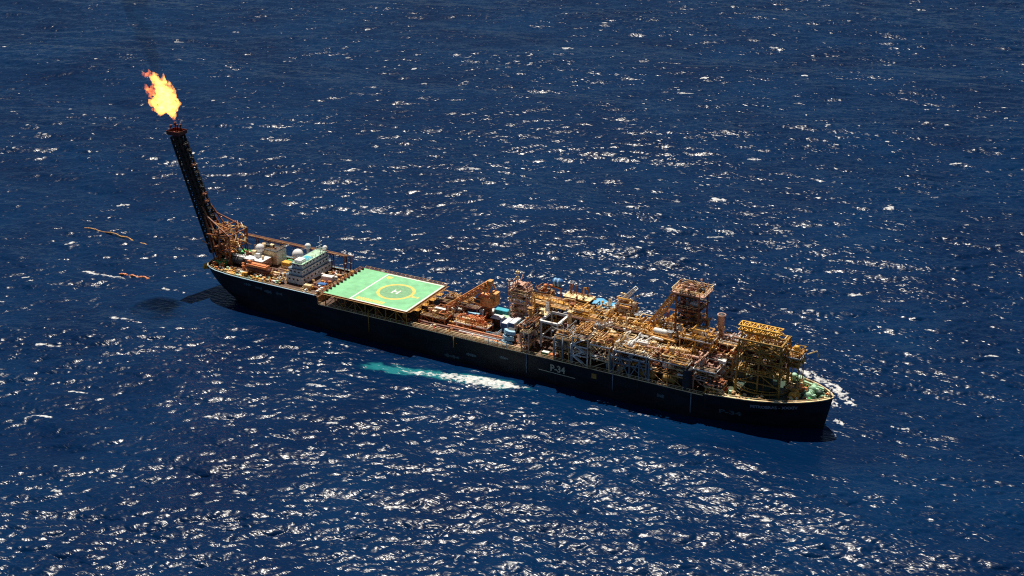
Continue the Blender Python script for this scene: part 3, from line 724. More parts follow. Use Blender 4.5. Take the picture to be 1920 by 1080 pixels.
# ------------------------------------------------------------------ process plant
def module(x0,x1,y0,y1,zs, seed, frame='tan_steel', floor='brown_deck', dens=1.0, pal=None, brace=True, vessels=2, z0=DK, name='process_module', col=.38, top='rail', xs=None, skip0=False, trim=None, bare=False):
    x1 -= .7
    """steel frame (the part) with floors, vessels, pipework and rails as its pieces"""
    q = random.Random(seed); pal = pal or RIG
    mb = MB(); nx=max(1,round((x1-x0)/5.5)); ny=max(1,round((y1-y0)/5.5))
    X=[x0+(x1-x0)*i/nx for i in range(nx+1)]; Y=[y0+(y1-y0)*i/ny for i in range(ny+1)]
    zt=zs[-1]
    for x in X:
        for y in Y: mb.bar((x,y,z0),(x,y,zt),col)
    for z in zs:
        for x in X: mb.bar((x,y0-.2,z-.22),(x,y1+.2,z-.22),col*.8,.44)
        for y in Y: mb.bar((x0-.2,y,z-.22),(x1+.2,y,z-.22),col*.8,.44)
    if brace:
        zz=[z0]+list(zs)
        for a,b in zip(zz[:-1],zz[1:]):
            for i in range(nx):
                if q.random()<.7:
                    e=(a,b) if q.random()<.5 else (b,a); mb.bar((X[i],y0,e[0]),(X[i+1],y0,e[1]),col*.5)
                if q.random()<.4: mb.bar((X[i],y1,a),(X[i+1],y1,b),col*.5)
            for j in range(ny):
                if q.random()<.6: mb.bar((x1,Y[j],a),(x1,Y[j+1],b),col*.5)
    fr = mb.build(name, M[frame], ship)
    tm = trim or q.choice(['cream_paint','pink_steel','tan_steel','white_paint','cream_paint'])
    mb = MB()
    for (a,b) in (((x0-.2,y0-.25,zt+.05),(x1+.2,y0-.25,zt+.05)),((x1+.25,y0-.2,zt+.05),(x1+.25,y1+.2,zt+.05)),((x1+.2,y1+.25,zt+.05),(x0-.2,y1+.25,zt+.05)),((x0-.25,y1+.2,zt+.05),(x0-.25,y0-.2,zt+.05))): mb.bar(a,b,.34 if not trim else .8,.34 if not trim else .7)
    mb.build('edge_beam', M[tm], fr)
    if floor:
        for z in zs:
            mb = MB()
            for i in range(nx):
                for j in range(ny):
                    if q.random() < .78:
                        mb.box(X[i],X[i+1],Y[j],Y[j+1],z+.01,z+.09)
            if mb.v: mb.build('deck_floor', M[floor], fr)
            mb = MB(); handrail(mb,[(x0,y0,z+.05),(x1,y0,z+.05),(x1,y1,z+.05),(x0,y1,z+.05),(x0,y0,z+.05)],1.1,.11,2.0)
            if top=='rail' or z<zt: mb.build('handrail', M[q.choice(['cream_paint','ochre_paint','tan_steel','white_paint'])], fr)
    lv=[z0]+list(zs)
    for z in lv:
        W_,D_=x1-x0,y1-y0
        nxt=[b for b in lv if b>z]; room=(nxt[0]-z-.6) if nxt else 4.4
        for k in range(0 if bare and z>z0 else vessels):
            mb=MB(); mt=M[q.choice(pal+['white_paint','cream_paint','orange_paint','grey_paint'])]
            r=min(room*.42,q.uniform(.6,1.25)); x=q.uniform(x0+1.2,x1-1.2); y=q.uniform(y0+1.2,y1-1.2)
            if q.random()<.55:
                L=min(q.uniform(3,7),x1-x+.5); 
                if L<2: L=2.5; x=x1-3
                mb.vessel((x,y,z+r+.45),(1,0,0),L,r,12)
                for t in (.25,.75): mb.box(x+L*t-.15,x+L*t+.15,y-r*.8,y+r*.8,z+.1,z+.6+r*.4)
                for t in (.3,.6): mb.cyl((x+L*t,y,z+2*r+.4),.5,.15,6)
                mb.build('separator_vessel', mt, fr)
            elif q.random()<.6:
                h=min(room,q.uniform(2,4.4)); mb.vessel((x,y,z+.2),(0,0,1),h,r*.8,12); mb.build('vertical_vessel', mt, fr)
            else:
                s=q.uniform(1.2,3); h=min(room,q.uniform(1,2.4)); mb.box(x-s/2,x+s/2,y-s*.4,y+s*.4,z+.12,z+h); mb.box(x-s/2-.08,x+s/2+.08,y-s*.4-.08,y+s*.4+.08,z+h,z+h+.1)
                mb.build('equipment_cabinet', mt, fr)
        # pipe runs, one mesh per colour and level
        for c_ in range(0 if bare or (skip0 and z==z0) else 3):
            mt=M[q.choice(pal)]; mb=MB(); yh=q.uniform(y0+.5,y1-.5); zh=z+q.uniform(.4,1.2); mb.pipe([(x0+.3,yh,zh),(x1-.3,yh,zh)],.2,6)
            for k in range(int(5*dens*max(1,W_*D_/60))):
                x=q.uniform(x0,x1); y=q.uniform(y0,y1); zz=z+q.uniform(.3,max(.8,min(room,3.0))); p=[(x,yh,zh),(x,yh,zz),(x,y,zz)]; r=q.choice([.09,.12,.15,.2,.28])
                for _ in range(q.randint(2,5)):
                    a=q.choice('xxyyz'); px,py,pz=p[-1]
                    if a=='x': px=min(x1+.3,max(x0-.3,px+q.uniform(-6,6)))
                    elif a=='y': py=min(y1+.3,max(y0-.3,py+q.uniform(-5,5)))
                    else: pz=max(z+.15,min(z+min(room,3.8),pz+q.uniform(-2,2)))
                    p.append((px,py,pz))
                mb.pipe(p,r,6)
                if q.random()<.6:
                    b=p[-1]; mb.box(b[0]-.3,b[0]+.3,b[1]-.3,b[1]+.3,b[2]-.3,b[2]+.35)
            mb.build('pipework', mt, fr)
    return fr
GOLD=['ochre_paint','tan_steel','cream_paint','rust_steel','ochre_paint','cream_paint','dark_grey','rust_steel','white_paint']
PINK=['pink_steel','cream_paint','tan_steel','rust_steel','white_paint','dark_grey','dark_red']
DARK=['rust_steel','tan_steel','brown_deck','dark_red','dark_grey']
WHT=['white_paint','cream_paint','pale_grey','pink_steel','tan_steel']
# between the helideck and the plant: pipes along the near side, low machinery
module(-25.5,-15,-6.5,-.5,[14.6],11,'orange_paint','brown_deck',.8,['orange_paint','rust_steel','cream_paint'],name='pump_module',vessels=1)
module(-11.5,2,-6,-1.6,[14.4],12,'orange_paint','cream_paint',1.0,['orange_paint','cream_paint','tan_steel'],name='pump_module',vessels=1,brace=False)
module(-25,-9,6.5,12.5,[14.8],13,'rust_steel','brown_deck',.7,DARK,name='pump_module',vessels=1)
mb=MB()
for y in (-7.4,-9.0,-10.6):
    for x in np.arange(-26,21,5): mb.box(x-.15,x+.15,y-.5,y+.9,DK,DK+.5)
pr=mb.build('deck_pipe_rack', M['rust_steel'], ship)
for k,(y,r,mt,xa,xb,z) in enumerate(((-7.2,.36,'orange_paint',-14,14,13.1),(-8.0,.22,'rust_steel',-26,19,12.9),(-8.7,.3,'dark_red',-27,10,13.0),(-9.4,.24,'white_paint',-8,8,13.0),(-10.0,.2,'rust_steel',-26,20,12.9),(-10.7,.28,'pink_steel',-4,19,13.0),(-11.4,.16,'cream_paint',-27,20,13.1),(-12.0,.14,'cream_paint',-27,20,12.8))):
    mb=MB(); mb.pipe([(xa,y,z),(xb,y,z),(xb,y+.1,z-.7)],r,8)
    for x in np.arange(xa+2,xb,6.3): mb.lathe((x,y,z),(1,0,0),[(0,r*1.5),(.18,r*1.5)],8)
    mb.build('cargo_pipe', M[mt], pr)
rr=random.Random(19)
clutter(44,-26,13,-6.5,11.5,DK,NM,['cream_paint','tan_steel','orange_paint','white_paint','rust_steel','ochre_paint','pink_steel','dark_grey','dark_red','pale_grey'],rr,2.2,2.0,deck)
clutter(26,-26,19,-12,-9,DK,NM,['white_paint','orange_paint','rust_steel','red_paint','tan_steel','cream_paint'],rr,1.3,1.0,deck)
clutter(36,-62,-28,-12,12,DK,NM,['cream_paint','tan_steel','rust_steel','ochre_paint'],rr,2.2,1.5,deck)
# deck crane, jib stowed low over the pump modules
mb=MB(); mb.lathe((-3.2,3.2,DK),(0,0,1),[(0,1.7),(6.2,1.5),(6.3,2.3),(6.9,2.3)],20); cr=mb.build('deck_crane', M['rust_steel'], ship)
mb=MB(); mb.box(-6.6,-.2,1.2,5.4,19.1,22.6); mb.box(-1.8,.9,1.8,4.8,20.0,24.6); mb.box(-7.0,-4.8,.6,2.0,19.3,21.8); mb.build('slewing_house', M['crane_orange'], cr)
mb=MB(); mb.box(-7.05,-4.9,.55,.6,20.4,21.5); mb.build('cab_window', M['glass_dark'], cr)
mb=MB()
for y in (1.6,5.0):
    mb.bar((-4.5,y,22.6),(-2.2,3.3+(y-3.3)*.5,28.4),.5); mb.bar((.2,y,22.6),(-2.2,3.3+(y-3.3)*.5,28.4),.45)
mb.bar((-2.2,2.3,28.4),(-2.2,4.3,28.4),.6); mb.box(-3,-1.4,2.2,4.4,27.8,28.9); mb.build('gantry', M['tan_steel'], cr)
mb=MB(); lattice(mb,(-2.8,3.0,27.4),(-20.5,1.6,14.9),(3.0,2.2),(1.6,1.1),9,.42,.26,cross=True)
mb.box(-4.6,-2.9,2.0,4.0,24.6,26.6)
a,b=Vector((-2.8,3,27.6)),Vector((-20.5,1.6,14.9))
mb.bar(a.lerp(b,.02)+Vector((0,0,.5)),a.lerp(b,.75)+Vector((0,0,.3)),2.3,.14)
mb.build('jib', M['crane_orange'], cr)
mb=MB()
for y in (2.6,4.0): mb.bar((-2.2,y,28.6),(-17,1.6+(y-3.3)*.3,17.4),.12)
mb.build('luffing_rope', M['tan_steel'], cr)
# cross-ship pipe rack in front of the plant
fr=module(14.3,17.6,-5,13,[15.2,18.0],21,'pink_steel','pink_steel',1.1,PINK,name='pipe_rack',vessels=1)
mb=MB(); mb.box(13.6,13.9,-6.5,13,17.6,18.5); mb.build('rack_girder', M['pink_steel'], fr)
# curved pale blue louvred vent stack
mb=MB()
for k in range(3):
    z=12.4+k*2.0; cx_,cy_=12.2+k*.3,-8.6+k*.5; n=7; vs=[]
    for i in range(n+1):
        a=-1.25+2.0*i/n
        for (r_,zz) in ((3.3,z),(3.0,z+1.15),(2.0,z+1.35)): vs.append((cx_+r_*math.sin(a),cy_-r_*.85*math.cos(a),zz))
    mb.add(vs,[(3*i+q_,3*i+3+q_,3*i+4+q_,3*i+1+q_) for i in range(n) for q_ in (0,1)])
v=mb.build('louvred_vent_stack', M['pale_blue'], ship)
mb=MB(); mb.box(11.0,13.6,-9.2,-6.8,DK,17.6); mb.build('vent_core', M['dark_grey'], v)
mb=MB(); handrail(mb,[(4,-12.6,DK),(13,-12.6,DK)],2.6,.16,1.8); handrail(mb,[(4,-11,15),(8,-11,15),(8,-7,15)],1.2,.12,1.5); mb.build('white_handrail', M['pale_blue'], ship)
# scaffold tower with a vent mast, standing on the far side
fr=module(3.2,10.8,7.5,12.3,[16.5,20.5,24.2],22,'pink_steel','pink_steel',.9,['pink_steel','cream_paint','pink_steel'],name='scaffold_tower',vessels=1,col=.3)
mb=MB(); q=random.Random(4)
for k in range(40):
    x,y,z=q.uniform(2.8,11.2),q.uniform(7,12.6),q.uniform(21.5,28)
    if z>26 and abs(x-6)>2.5: continue
    d=q.choice([(1,0,0),(0,1,0),(0,0,1),(.7,0,.7),(0,.7,.7)]); L=q.uniform(1.2,3); mb.bar((x,y,z),(x+d[0]*L,y+d[1]*L,z+d[2]*L),.24)
mb.build('scaffold_poles', M['pink_steel'], fr)
mb=MB(); mb.box(3.4,10.4,7.8,12,24.9,25.1); mb.box(4.2,8,8.2,11.6,27.0,27.2); mb.build('scaffold_boards', M['pink_steel'], fr)
mb=MB(); mb.pipe([(5.2,10,24),(5.2,10,32)],.2); mb.box(4.7,5.7,9.5,10.5,28.6,29.4); mb.box(4.6,5.8,9.4,10.6,30.6,31.4); mb.build('vent_mast', M['cream_paint'], fr)
mb=MB(); mb.box(10.8,18,9.6,10.3,23.4,23.75); handrail(mb,[(10.8,9.6,23.7),(18,9.6,23.7)],1,.12); mb.build('access_bridge', M['cream_paint'], fr)
# main modules
module(18,30,4.4,9.5,[17.5,23.6],31,'tan_steel','ochre_paint',1.0,GOLD,vessels=1)
module(30.5,45,0,9.5,[17.5,23.4],32,'tan_steel','brown_deck',1.3,GOLD)
fr=module(22.8,29.8,-5.4,2.6,[16.5,22.0],33,'pale_grey',None,.2,DARK,vessels=1,brace=False,col=.45,skip0=True,trim='white_paint',top='none',bare=True)
module(18.5,22,-12,-3,[15.4,19.6],34,'pink_steel','brown_deck',1.5,PINK,vessels=2,skip0=True)
module(31,37.5,-12,-1,[16,20.2],35,'tan_steel','brown_deck',1.0,DARK+['grey_paint'],vessels=2,skip0=True)
module(38,44.5,-12,-1,[15.8,19.2,22.2],36,'white_paint','brown_deck',1.3,WHT,vessels=1,skip0=True)
module(45,52.5,-12,-1.5,[16,21],37,'cream_paint','brown_deck',1.2,GOLD,skip0=True)
module(45.5,59,1,10,[17.5,22.6],38,'pink_steel','brown_deck',1.4,GOLD)
fr=module(53.5,66,-12,-2,[16.5,20.8],39,'grey_paint','brown_deck',1.1,GOLD+['pink_steel'],skip0=True)
fr2=module(66.5,80,-12,-2,[16.5,20.6],40,'tan_steel','brown_deck',1.2,GOLD,skip0=True)
module(59.5,70,1,10,[17.5,22.4],41,'tan_steel','ochre_paint',1.4,GOLD)
module(80.5,91.5,0,9.5,[17,21.2],42,'tan_steel','brown_deck',1.4,PINK+['ochre_paint'])
module(81.5,89.5,-10.5,-1,[16.4,19.8],43,'pink_steel','brown_deck',1.3,PINK+['orange_paint'],vessels=3,skip0=True)
module(73,84.5,-2.5,3.6,[20.4,26.0],44,'ochre_paint','dull_yellow',1.5,GOLD,vessels=2)
module(46,52,6.5,11.5,[22,25.6,28],45,'tan_steel','ochre_paint',.9,GOLD+['pink_steel'],vessels=1,col=.3)
module(13.6,19.5,8,12.8,[16,20,24.4],46,'tan_steel','ochre_paint',.8,GOLD,vessels=1)
module(62,70,9.5,12.6,[16,20,24.5],47,'tan_steel','ochre_paint',.9,GOLD,vessels=1)
module(85,93,3,9,[24.2],48,'pink_steel','tan_steel',1.2,PINK,vessels=2,z0=21.3)
# ochre walkway along the top of the plant
mb=MB()
x=14.0
wk=[(14,6.6,24.9),(30,6.2,24.7),(45,5.4,24.2),(58,4.6,23.5),(71,3.4,23.2)]
for a,b in zip(wk[:-1],wk[1:]): mb.bar((a[0],a[1],a[2]),(b[0],b[1],b[2]),2.2,.25)
wo=mb.build('top_walkway', M['ochre_paint'], ship)
mb=MB()
for s in (-1,1): handrail(mb,[(p[0],p[1]+s*1.1,p[2]) for p in wk],1.1,.13,1.8)
mb.build('walkway_handrail', M['tan_steel'], wo)
for k,(dy,dz,r,mt) in enumerate(((-1.9,-.5,.34,'cream_paint'),(-2.7,-.6,.26,'tan_steel'),(1.9,-.2,.3,'cream_paint'),(2.6,-.2,.3,'rust_steel'),(-3.5,-.7,.3,'ochre_paint'))):
    mb=MB(); mb.pipe([(p[0],p[1]+dy,p[2]+dz) for p in wk],r,8); mb.build('rack_pipe', M[mt], wo)
# large pink header pipe on the near edge of the upper deck
mb=MB(); mb.pipe([(55.5,-6.6,20.9),(55.5,-6.6,21.9),(81.5,-6.4,21.9)],.42,10); mb.lathe((81.5,-6.4,21.9),(1,0,0),[(0,.62),(.5,.62),(.7,.3)],12)
for x in np.arange(58,81,4): mb.box(x-.15,x+.15,-6.9,-6.1,20.8,21.6)
mb.build('header_pipe', M['pink_steel'], fr)
mb=MB(); mb.pipe([(57,-8.4,21.0),(57,-8.4,21.5),(80,-8.4,21.5)],.24,8); mb.build('header_pipe', M['cream_paint'], fr)
mb=MB(); mb.pipe([(60,-4.6,21.5),(63.5,-3,24.0),(67.5,-3.6,24.0)],.36,8); mb.build('bent_duct', M['white_paint'], fr)
for (x,L) in ((62.5,6.0),(70.5,5.4)):
    mb=MB(); mb.vessel((x,-10.6,14.2),(1,0,0),L,1.25,14)
    for t in (.2,.8): mb.box(x+L*t-.2,x+L*t+.2,-11.4,-9.8,DK,13.6)
    mb.build('yellow_drum', M['dull_yellow'], fr2)
# near side truss panels at the hull edge
mb=MB()
xs_=[52.5,56,59.5,63,66.5]
for i,x in enumerate(xs_):
    mb.bar((x,-12.6,DK),(x,-12.6,19.6),.36)
    if i<len(xs_)-1:
        mb.bar((x,-12.6,DK+(6.5 if i%2 else 0)),(xs_[i+1],-12.6,DK+(0 if i%2 else 6.5)),.3)
mb.bar((52.5,-12.6,18.8),(66.5,-12.6,18.8),.3)
mb.build('side_truss', M['blue_grey'], fr)
for x in (31.5,34.6,37.8): 
    mb=MB(); mb.cyl((x,-12.4,DK),9 if x<37 else 7.5,.25,8); mb.build('side_column', M['grey_paint'], ship)
mb=MB(); mb.lathe((79.6,-11.2,DK-.1),(0,0,1),[(0,1.7),(7.2,1.5),(7.3,1.9),(7.8,1.9)],18); mb.build('pedestal_column', M['dark_grey'], ship)
mb=MB(); mb.box(30.2,34.2,-9.4,-6.2,14.2,19.4); c_=mb.build('control_cabin', M['blue_grey'], ship)
mb=MB(); mb.box(30.0,34.4,-9.6,-6.0,19.4,19.6); mb.build('cabin_roof', M['grey_paint'], c_)
mb=MB(); mb.box(20.2,22.4,-1.2,1.4,18.0,22.4); c_=mb.build('switch_house', M['dark_grey'], ship)
mb=MB(); mb.box(19.8,22.8,-1.6,1.8,22.4,22.7); mb.build('switch_house_roof', M['cream_paint'], c_)
mb=MB(); mb.box(36.8,38.6,-2.4,-.2,17.0,22.2); c_=mb.build('switch_house', M['dark_grey'], ship)
mb=MB(); mb.box(36.5,38.9,-2.7,.1,22.2,22.5); mb.build('switch_house_roof', M['ochre_paint'], c_)
# white stair tower
mb=MB()
for k in range(4):
    z=13.2+k*2.2; s=1 if k%2 else -1
    for dy in (0,.9): mb.bar((40.4-s*1.7,-12.6+dy,z),(40.4+s*1.7,-12.6+dy,z+2.0),.22,.3)
    for t in range(6): mb.box(40.4-s*1.7+s*3.4*t/6-.2,40.4-s*1.7+s*3.4*t/6+.25,-12.55,-11.75,z+2.0*t/6,z+2.0*t/6+.08)
    mb.box(40.4+s*1.7-.8,40.4+s*1.7+.8,-12.8,-11.4,z+2.05,z+2.2)
mb.build('zigzag_stair', M['white_paint'], ship)
# cream roofed house on the plant
h=house('compressor_house',24.4,34.6,8.3,13.0,23.2,26.4,'dark_grey','cream_paint'); 
for i in range(5): mb=MB(); mb.box(25+i*1.9,25.12+i*1.9,8.2,13.1,26.56,26.66); mb.build('roof_seam', M['tan_steel'], h)
mb=MB()
for i in range(9):
    x=q.uniform(25,34); y=q.uniform(11.5,12.5); mb.bar((x,y,26.5),(x+q.uniform(-2,2),y,29+q.random()),.22)
mb.bar((25,12,26.9),(34,12,26.9),.3)
mb.build('roof_davit', M['rust_steel'], h)
mb=MB(); mb.bar((17,12.0,27.8),(22,12.0,27.2),.7,.5); mb.bar((17.2,12,24),(17.2,12,27.6),.4); mb.bar((21.6,12,24),(21.6,12,27.4),.4)
pb=mb.build('lifting_beam', M['orange_paint'], ship)
mb=MB(); mb.vessel((17.9,12.2,29.3),(1,.1,0),4.2,1.45,14); mb.build('blue_tank', M['blue_paint'], pb)
mb=MB(); mb.lathe((18.9,12.25,29.3),(1,.1,0),[(0,1.5),(.6,1.5)],14); mb.lathe((20.3,12.3,29.3),(1,.1,0),[(0,1.5),(.6,1.5)],14); mb.build('tank_band', M['pale_blue'], pb)
# tilted lattice jib of the provision crane
mb=MB(); mb.lathe((44.5,9.4,23.4),(0,0,1),[(0,.9),(2.4,.9),(2.5,1.3),(3.2,1.3)],14); c_=mb.build('service_crane', M['white_paint'], ship)
mb=MB(); lattice(mb,(44.6,9.6,26.8),(50.6,11.2,33.6),(3.0,1.3),(3.0,1.1),7,.3,.2); mb.build('jib', M['white_paint'], c_)
mb=MB(); lattice(mb,(46.5,1.6,23.5),(38.6,-6.6,21.6),(1.2,1.0),(1.2,1.0),8,.24,.16); mb.build('gangway', M['white_paint'], ship)
# tall processing tower
fr=module(68.4,77.2,4.4,12.2,[18,23,28,33,38.2],51,'rust_steel','rust_steel',.9,DARK+['pink_steel'],name='processing_tower',vessels=2,col=.5)
mb=MB(); lattice(mb,(58.8,7.4,23.8),(68.0,7.6,38.6),(3.6,2.0),(4.4,1.6),11,.4,.26); mb.build('inclined_conveyor', M['tan_steel'], fr)
mb=MB(); mb.box(66.4,78.4,3.8,12.8,38.3,38.6); mb.build('top_platform', M['pink_steel'], fr)
mb=MB()
for s_ in ((66.6,4,78.2,4),(78.2,4,78.2,12.6),(66.6,4,66.6,12.6),(66.6,12.6,78.2,12.6)):
    handrail(mb,[(s_[0],s_[1],38.6),(s_[2],s_[3],38.6)],1.3,.2,1.5)
for k in range(12):
    x=q.uniform(69.6,76); y=q.uniform(6,12); mb.bar((x,y,38.6),(x+q.uniform(-1,1),y,40+q.random()*2.6),.26)
mb.build('top_rail', M['cream_paint'], fr)
mb=MB(); mb.lathe((81.6,8.6,27.0),(1,-.2,0),[(0,.4),(2.4,1.1),(2.6,1.1)],12); mb.build('flare_horn', M['cream_paint'], fr)
mb=MB(); mb.lathe((83.4,7.6,21.2),(0,0,1),[(0,1.2),(10.6,1.1),(10.7,1.5),(11.2,1.5)],16); st=mb.build('exhaust_stack', M['pink_steel'], ship)
mb=MB(); mb.cyl((83.4,7.6,32.4),.02,1.1,16); mb.build('stack_mouth', M['dark_grey'], st)
# platforms low on the near side by the turret
fr=module(86.4,92.4,-12,-7.5,[15.2],53,'ochre_paint','ochre_paint',1.4,GOLD+['orange_paint','white_paint'],name='low_platform',vessels=2)
mb=MB(); mb.vessel((83.6,-9.6,21.0),(0,0,1),2.4,.8,12); mb.build('capsule_tank', M['pink_steel'], ship)

q=random.Random(66)
for k in range(26):
    x=q.uniform(16,92); y=q.uniform(-4,12); z=q.choice([21,23,24]); h=q.uniform(2.5,6.5); mb=MB()
    if k%3==0:
        lattice(mb,(x,y,z),(x,y,z+h),(1.0,1.0),(.8,.8),4,.16,.1); mb.build('vent_lattice', M[q.choice(['cream_paint','tan_steel','white_paint'])], ship)
    elif k%3==1:
        mb.pipe([(x,y,z),(x,y,z+h),(x+.9,y,z+h+.3),(x+1.1,y,z+h-.6)],.18,6); mb.build('gooseneck_vent', M[q.choice(['cream_paint','ochre_paint','pink_steel'])], ship)
    else:
        mb.vessel((x,y,z),(0,0,1),h*.8,.55,10); mb.box(x-.9,x+.9,y-.9,y+.9,z+h*.8,z+h*.8+.12); handrail(mb,[(x-.9,y-.9,z+h*.8),(x+.9,y-.9,z+h*.8),(x+.9,y+.9,z+h*.8)],1,.1,1); mb.build('knockout_drum', M[q.choice(['cream_paint','tan_steel','rust_steel','grey_paint'])], ship)
# ------------------------------------------------------------------ turret tower and forecastle
YL=['ochre_paint','dull_yellow','yellow_paint','tan_steel']
mb=MB(); T0x,T1x,T0y,T1y=94.6,108.6,-5.6,3.4
for x in (T0x,101.6,T1x):
    for y in (T0y,T1y): mb.bar((x+(x-102)*.06,y,fz(x)-.2),(x,y,31.5),.55)
LV=[20.2,24.4,28.4,31.5]
for z in LV:
    for y in (T0y,0,T1y): mb.bar((T0x-.4,y,z),(T1x+.4,y,z),.45,.5)
    for x in (T0x,101.6,T1x): mb.bar((x,T0y-.4,z),(x,T1y+.4,z),.45,.5)
for a,b in ((20.2,24.4),(24.4,28.4),(28.4,31.5)):
    for y in (T0y,T1y):
        mb.bar((T0x,y,a),(102,y,b),.26); mb.bar((102,y,b),(T1x,y,a),.26); mb.bar((T0x,y,b),(102,y,a),.22); mb.bar((102,y,a),(T1x,y,b),.22)
    for x in (T0x,T1x): mb.bar((x,T0y,a),(x,T1y,b),.26); mb.bar((x,T0y,b),(x,T1y,a),.22)
mb.bar((102,T0y,20.2),(T1x,T0y,16.2),.26); mb.bar((102,T0y,20.2),(T0x,T0y,16.6),.26); mb.bar((T0x,T0y,17.0),(T1x,T0y,17.0),.35)
tur=mb.build('turret_tower', M['dull_yellow'], ship)
q=random.Random(77)
for z in LV[:-1]:
    few = z < 23
    mb=MB()
    for i in range(4):
        for j in range(3):
            if q.random()<(.25 if few else .7) or j==2: mb.box(T0x+.2+i*3.45,T0x+3.6+i*3.45,T0y+.2+j*2.95,T0y+3+j*2.95,z+.27,z+.36)
    mb.build('deck_floor', M['brown_deck'], tur)
    mb=MB(); handrail(mb,[(T0x-.4,T0y-.4,z+.3),(T1x+.4,T0y-.4,z+.3),(T1x+.4,T1y+.4,z+.3),(T0x-.4,T1y+.4,z+.3)],1.2,.14,1.6); mb.build('handrail', M['ochre_paint'], tur)
    for k in range(3):
        mb=MB(); mt=M[q.choice(YL+['orange_paint','cream_paint','yellow_paint'])]; mb.bar((T0x+.3,1,z+.8),(T1x-.3,1,z+.8),.3)
        for i in range(4 if few else (11 if z < 26 else 20)):
            x=q.uniform(T0x,T1x); y=q.uniform(T0y,T1y); zz=z+q.uniform(.4,3.0); p=[(x,1,z+.8),(x,1,zz),(x,y,zz)]
            for _ in range(3):
                a=q.choice('xyz'); px,py,pz=p[-1]
                if a=='x': px=min(T1x,max(T0x,px+q.uniform(-4,4)))
                elif a=='y': py=min(T1y,max(T0y,py+q.uniform(-4,4)))
                else: pz=max(z+.3,min(z+3.4,pz+q.uniform(-2,2)))
                p.append((px,py,pz))
            mb.pipe(p,q.choice([.12,.16,.22,.3]),6)
        mb.build('pipework', mt, tur)
    for k in range(3):
        mb=MB(); mb.vessel((q.uniform(T0x+1,T1x-3),q.uniform(T0y+1,T1y-1),z+1.3),(1,0,0),q.uniform(2,4),.7,12); mb.build('separator_vessel', M[q.choice(['ochre_paint','orange_paint','cream_paint','yellow_paint'])], tur)
# yellow girder frame across the top
mb=MB()
for y in (-3.4,.2):
    for z in (33.6,35.2): mb.bar((93.2,y,z),(107.2,y,z),.36,.36)
n=10
for i in range(n):
    x=93.2+i*14.0/n; x2=x+14.0/n
    for y in (-3.4,.2): mb.bar((x,y,33.6 if i%2 else 35.2),(x2,y,35.2 if i%2 else 33.6),.26)
    for z in (33.6,35.2):
        mb.bar((x,-3.4,z),(x,.2,z),.26); mb.bar((x,-3.4 if i%2 else .2,z),(x2,.2 if i%2 else -3.4,z),.24)
for x in (T0x,101,T1x-2.8):
    for y in (-3.4,.2): mb.bar((x,y,31.5),(x,y,33.5),.4)
mb.build('crown_girder', M['yellow_paint'], tur)
# extra platform on the bow side
fr=module(109.8,114.2,-1.5,4,[23.8,26.8],61,'dull_yellow','tan_steel',1.0,YL+['cream_paint'],name='manifold_platform',vessels=1,z0=14,col=.3)
mb=MB(); mb.pipe([(115,2,27.4),(118,2,29.2),(118.6,2,27.2)],.25,6); mb.build('vent_pipe', M['cream_paint'], fr)
# turret well: coaming ring and dark pit
mb=MB(); C_=(101.5,0)
def arc(mb,r,z,w,a0,a1,n=28):
    for i in range(n):
        t0=a0+(a1-a0)*i/n; t1=a0+(a1-a0)*(i+1)/n
        mb.bar((C_[0]+r*math.cos(t0),C_[1]+r*.82*math.sin(t0),z),(C_[0]+r*math.cos(t1),C_[1]+r*.82*math.sin(t1),z),w,w)
arc(mb,9.6,14.6,.4,0,2*math.pi,40); arc(mb,9.6,15.6,.16,0,2*math.pi,40)
for i in range(24):
    t=i*math.pi/12; mb.bar((C_[0]+9.6*math.cos(t),7.87*math.sin(t),13),(C_[0]+9.6*math.cos(t),7.87*math.sin(t),15.6),.14)
tw=mb.build('turret_well', M['dull_yellow'], ship)
mb=MB(); mb.add([(C_[0]+9.3*math.cos(i*math.pi/20),7.6*math.sin(i*math.pi/20),13.72) for i in range(40)],[tuple(range(40))]); mb.build('well_floor', M['dark_green'], tw)
mb=MB(); mb.lathe((101.5,0,13.75),(0,0,1),[(0,5.2),(1.4,5.0),(1.5,3.4),(5.6,3.2)],24); mb.build('turntable', M['dark_green'], tw)
rr=random.Random(91)
for i in range(10):
    t=i*.63; mb=MB(); mb.pipe([(101.5+5.5*math.cos(t),5.0*math.sin(t),13.8),(101.5+5*math.cos(t),4.4*math.sin(t),17),(101.5+2.6*math.cos(t),2.4*math.sin(t),20)],.22,6); mb.build('riser_pipe', M[rr.choice(['dull_yellow','dark_green','rust_steel'])], tw)
# bow fittings
def anchor_winch(x,y,mt,rz=0):
    mb=MB(); z=fz(x)
    mb.box(x-1.8,x+1.8,y-1.2,y+1.2,z,z+.3); mb.vessel((x,y-1.5,z+1.3),(0,1,0),3.0,1.0,14)
    for s in (-1.3,1.3): mb.lathe((x,y+s-.1,z+1.3),(0,1,0),[(0,1.35),(.2,1.35)],16)
    mb.box(x+.8,x+2.0,y-.6,y+.6,z+.2,z+1.6)
    return mb.build('anchor_winch', M[mt], fore)
anchor_winch(113.4,1.4,'orange_paint'); anchor_winch(113.2,-3.4,'ochre_paint'); anchor_winch(117.6,3.2,'pale_green'); anchor_winch(117.8,-1.8,'pale_green')
mb=MB(); mb.vessel((120.4,.8,14.3),(0,0,1),2.2,1.25,16); mb.build('chain_locker_tank', M['dark_green'], fore)
for (x,y) in ((111.6,7.6),(109.4,8.6),(112.6,7.0)):
    mb=MB(); mb.cyl((x,y,fz(x)),2.0,.6,12); mb.lathe((x,y,fz(x)+2.0),(0,0,1),[(0,1.0),(.3,1.1),(.8,.5)],12); mb.build('mushroom_vent', M['pale_green'], fore)
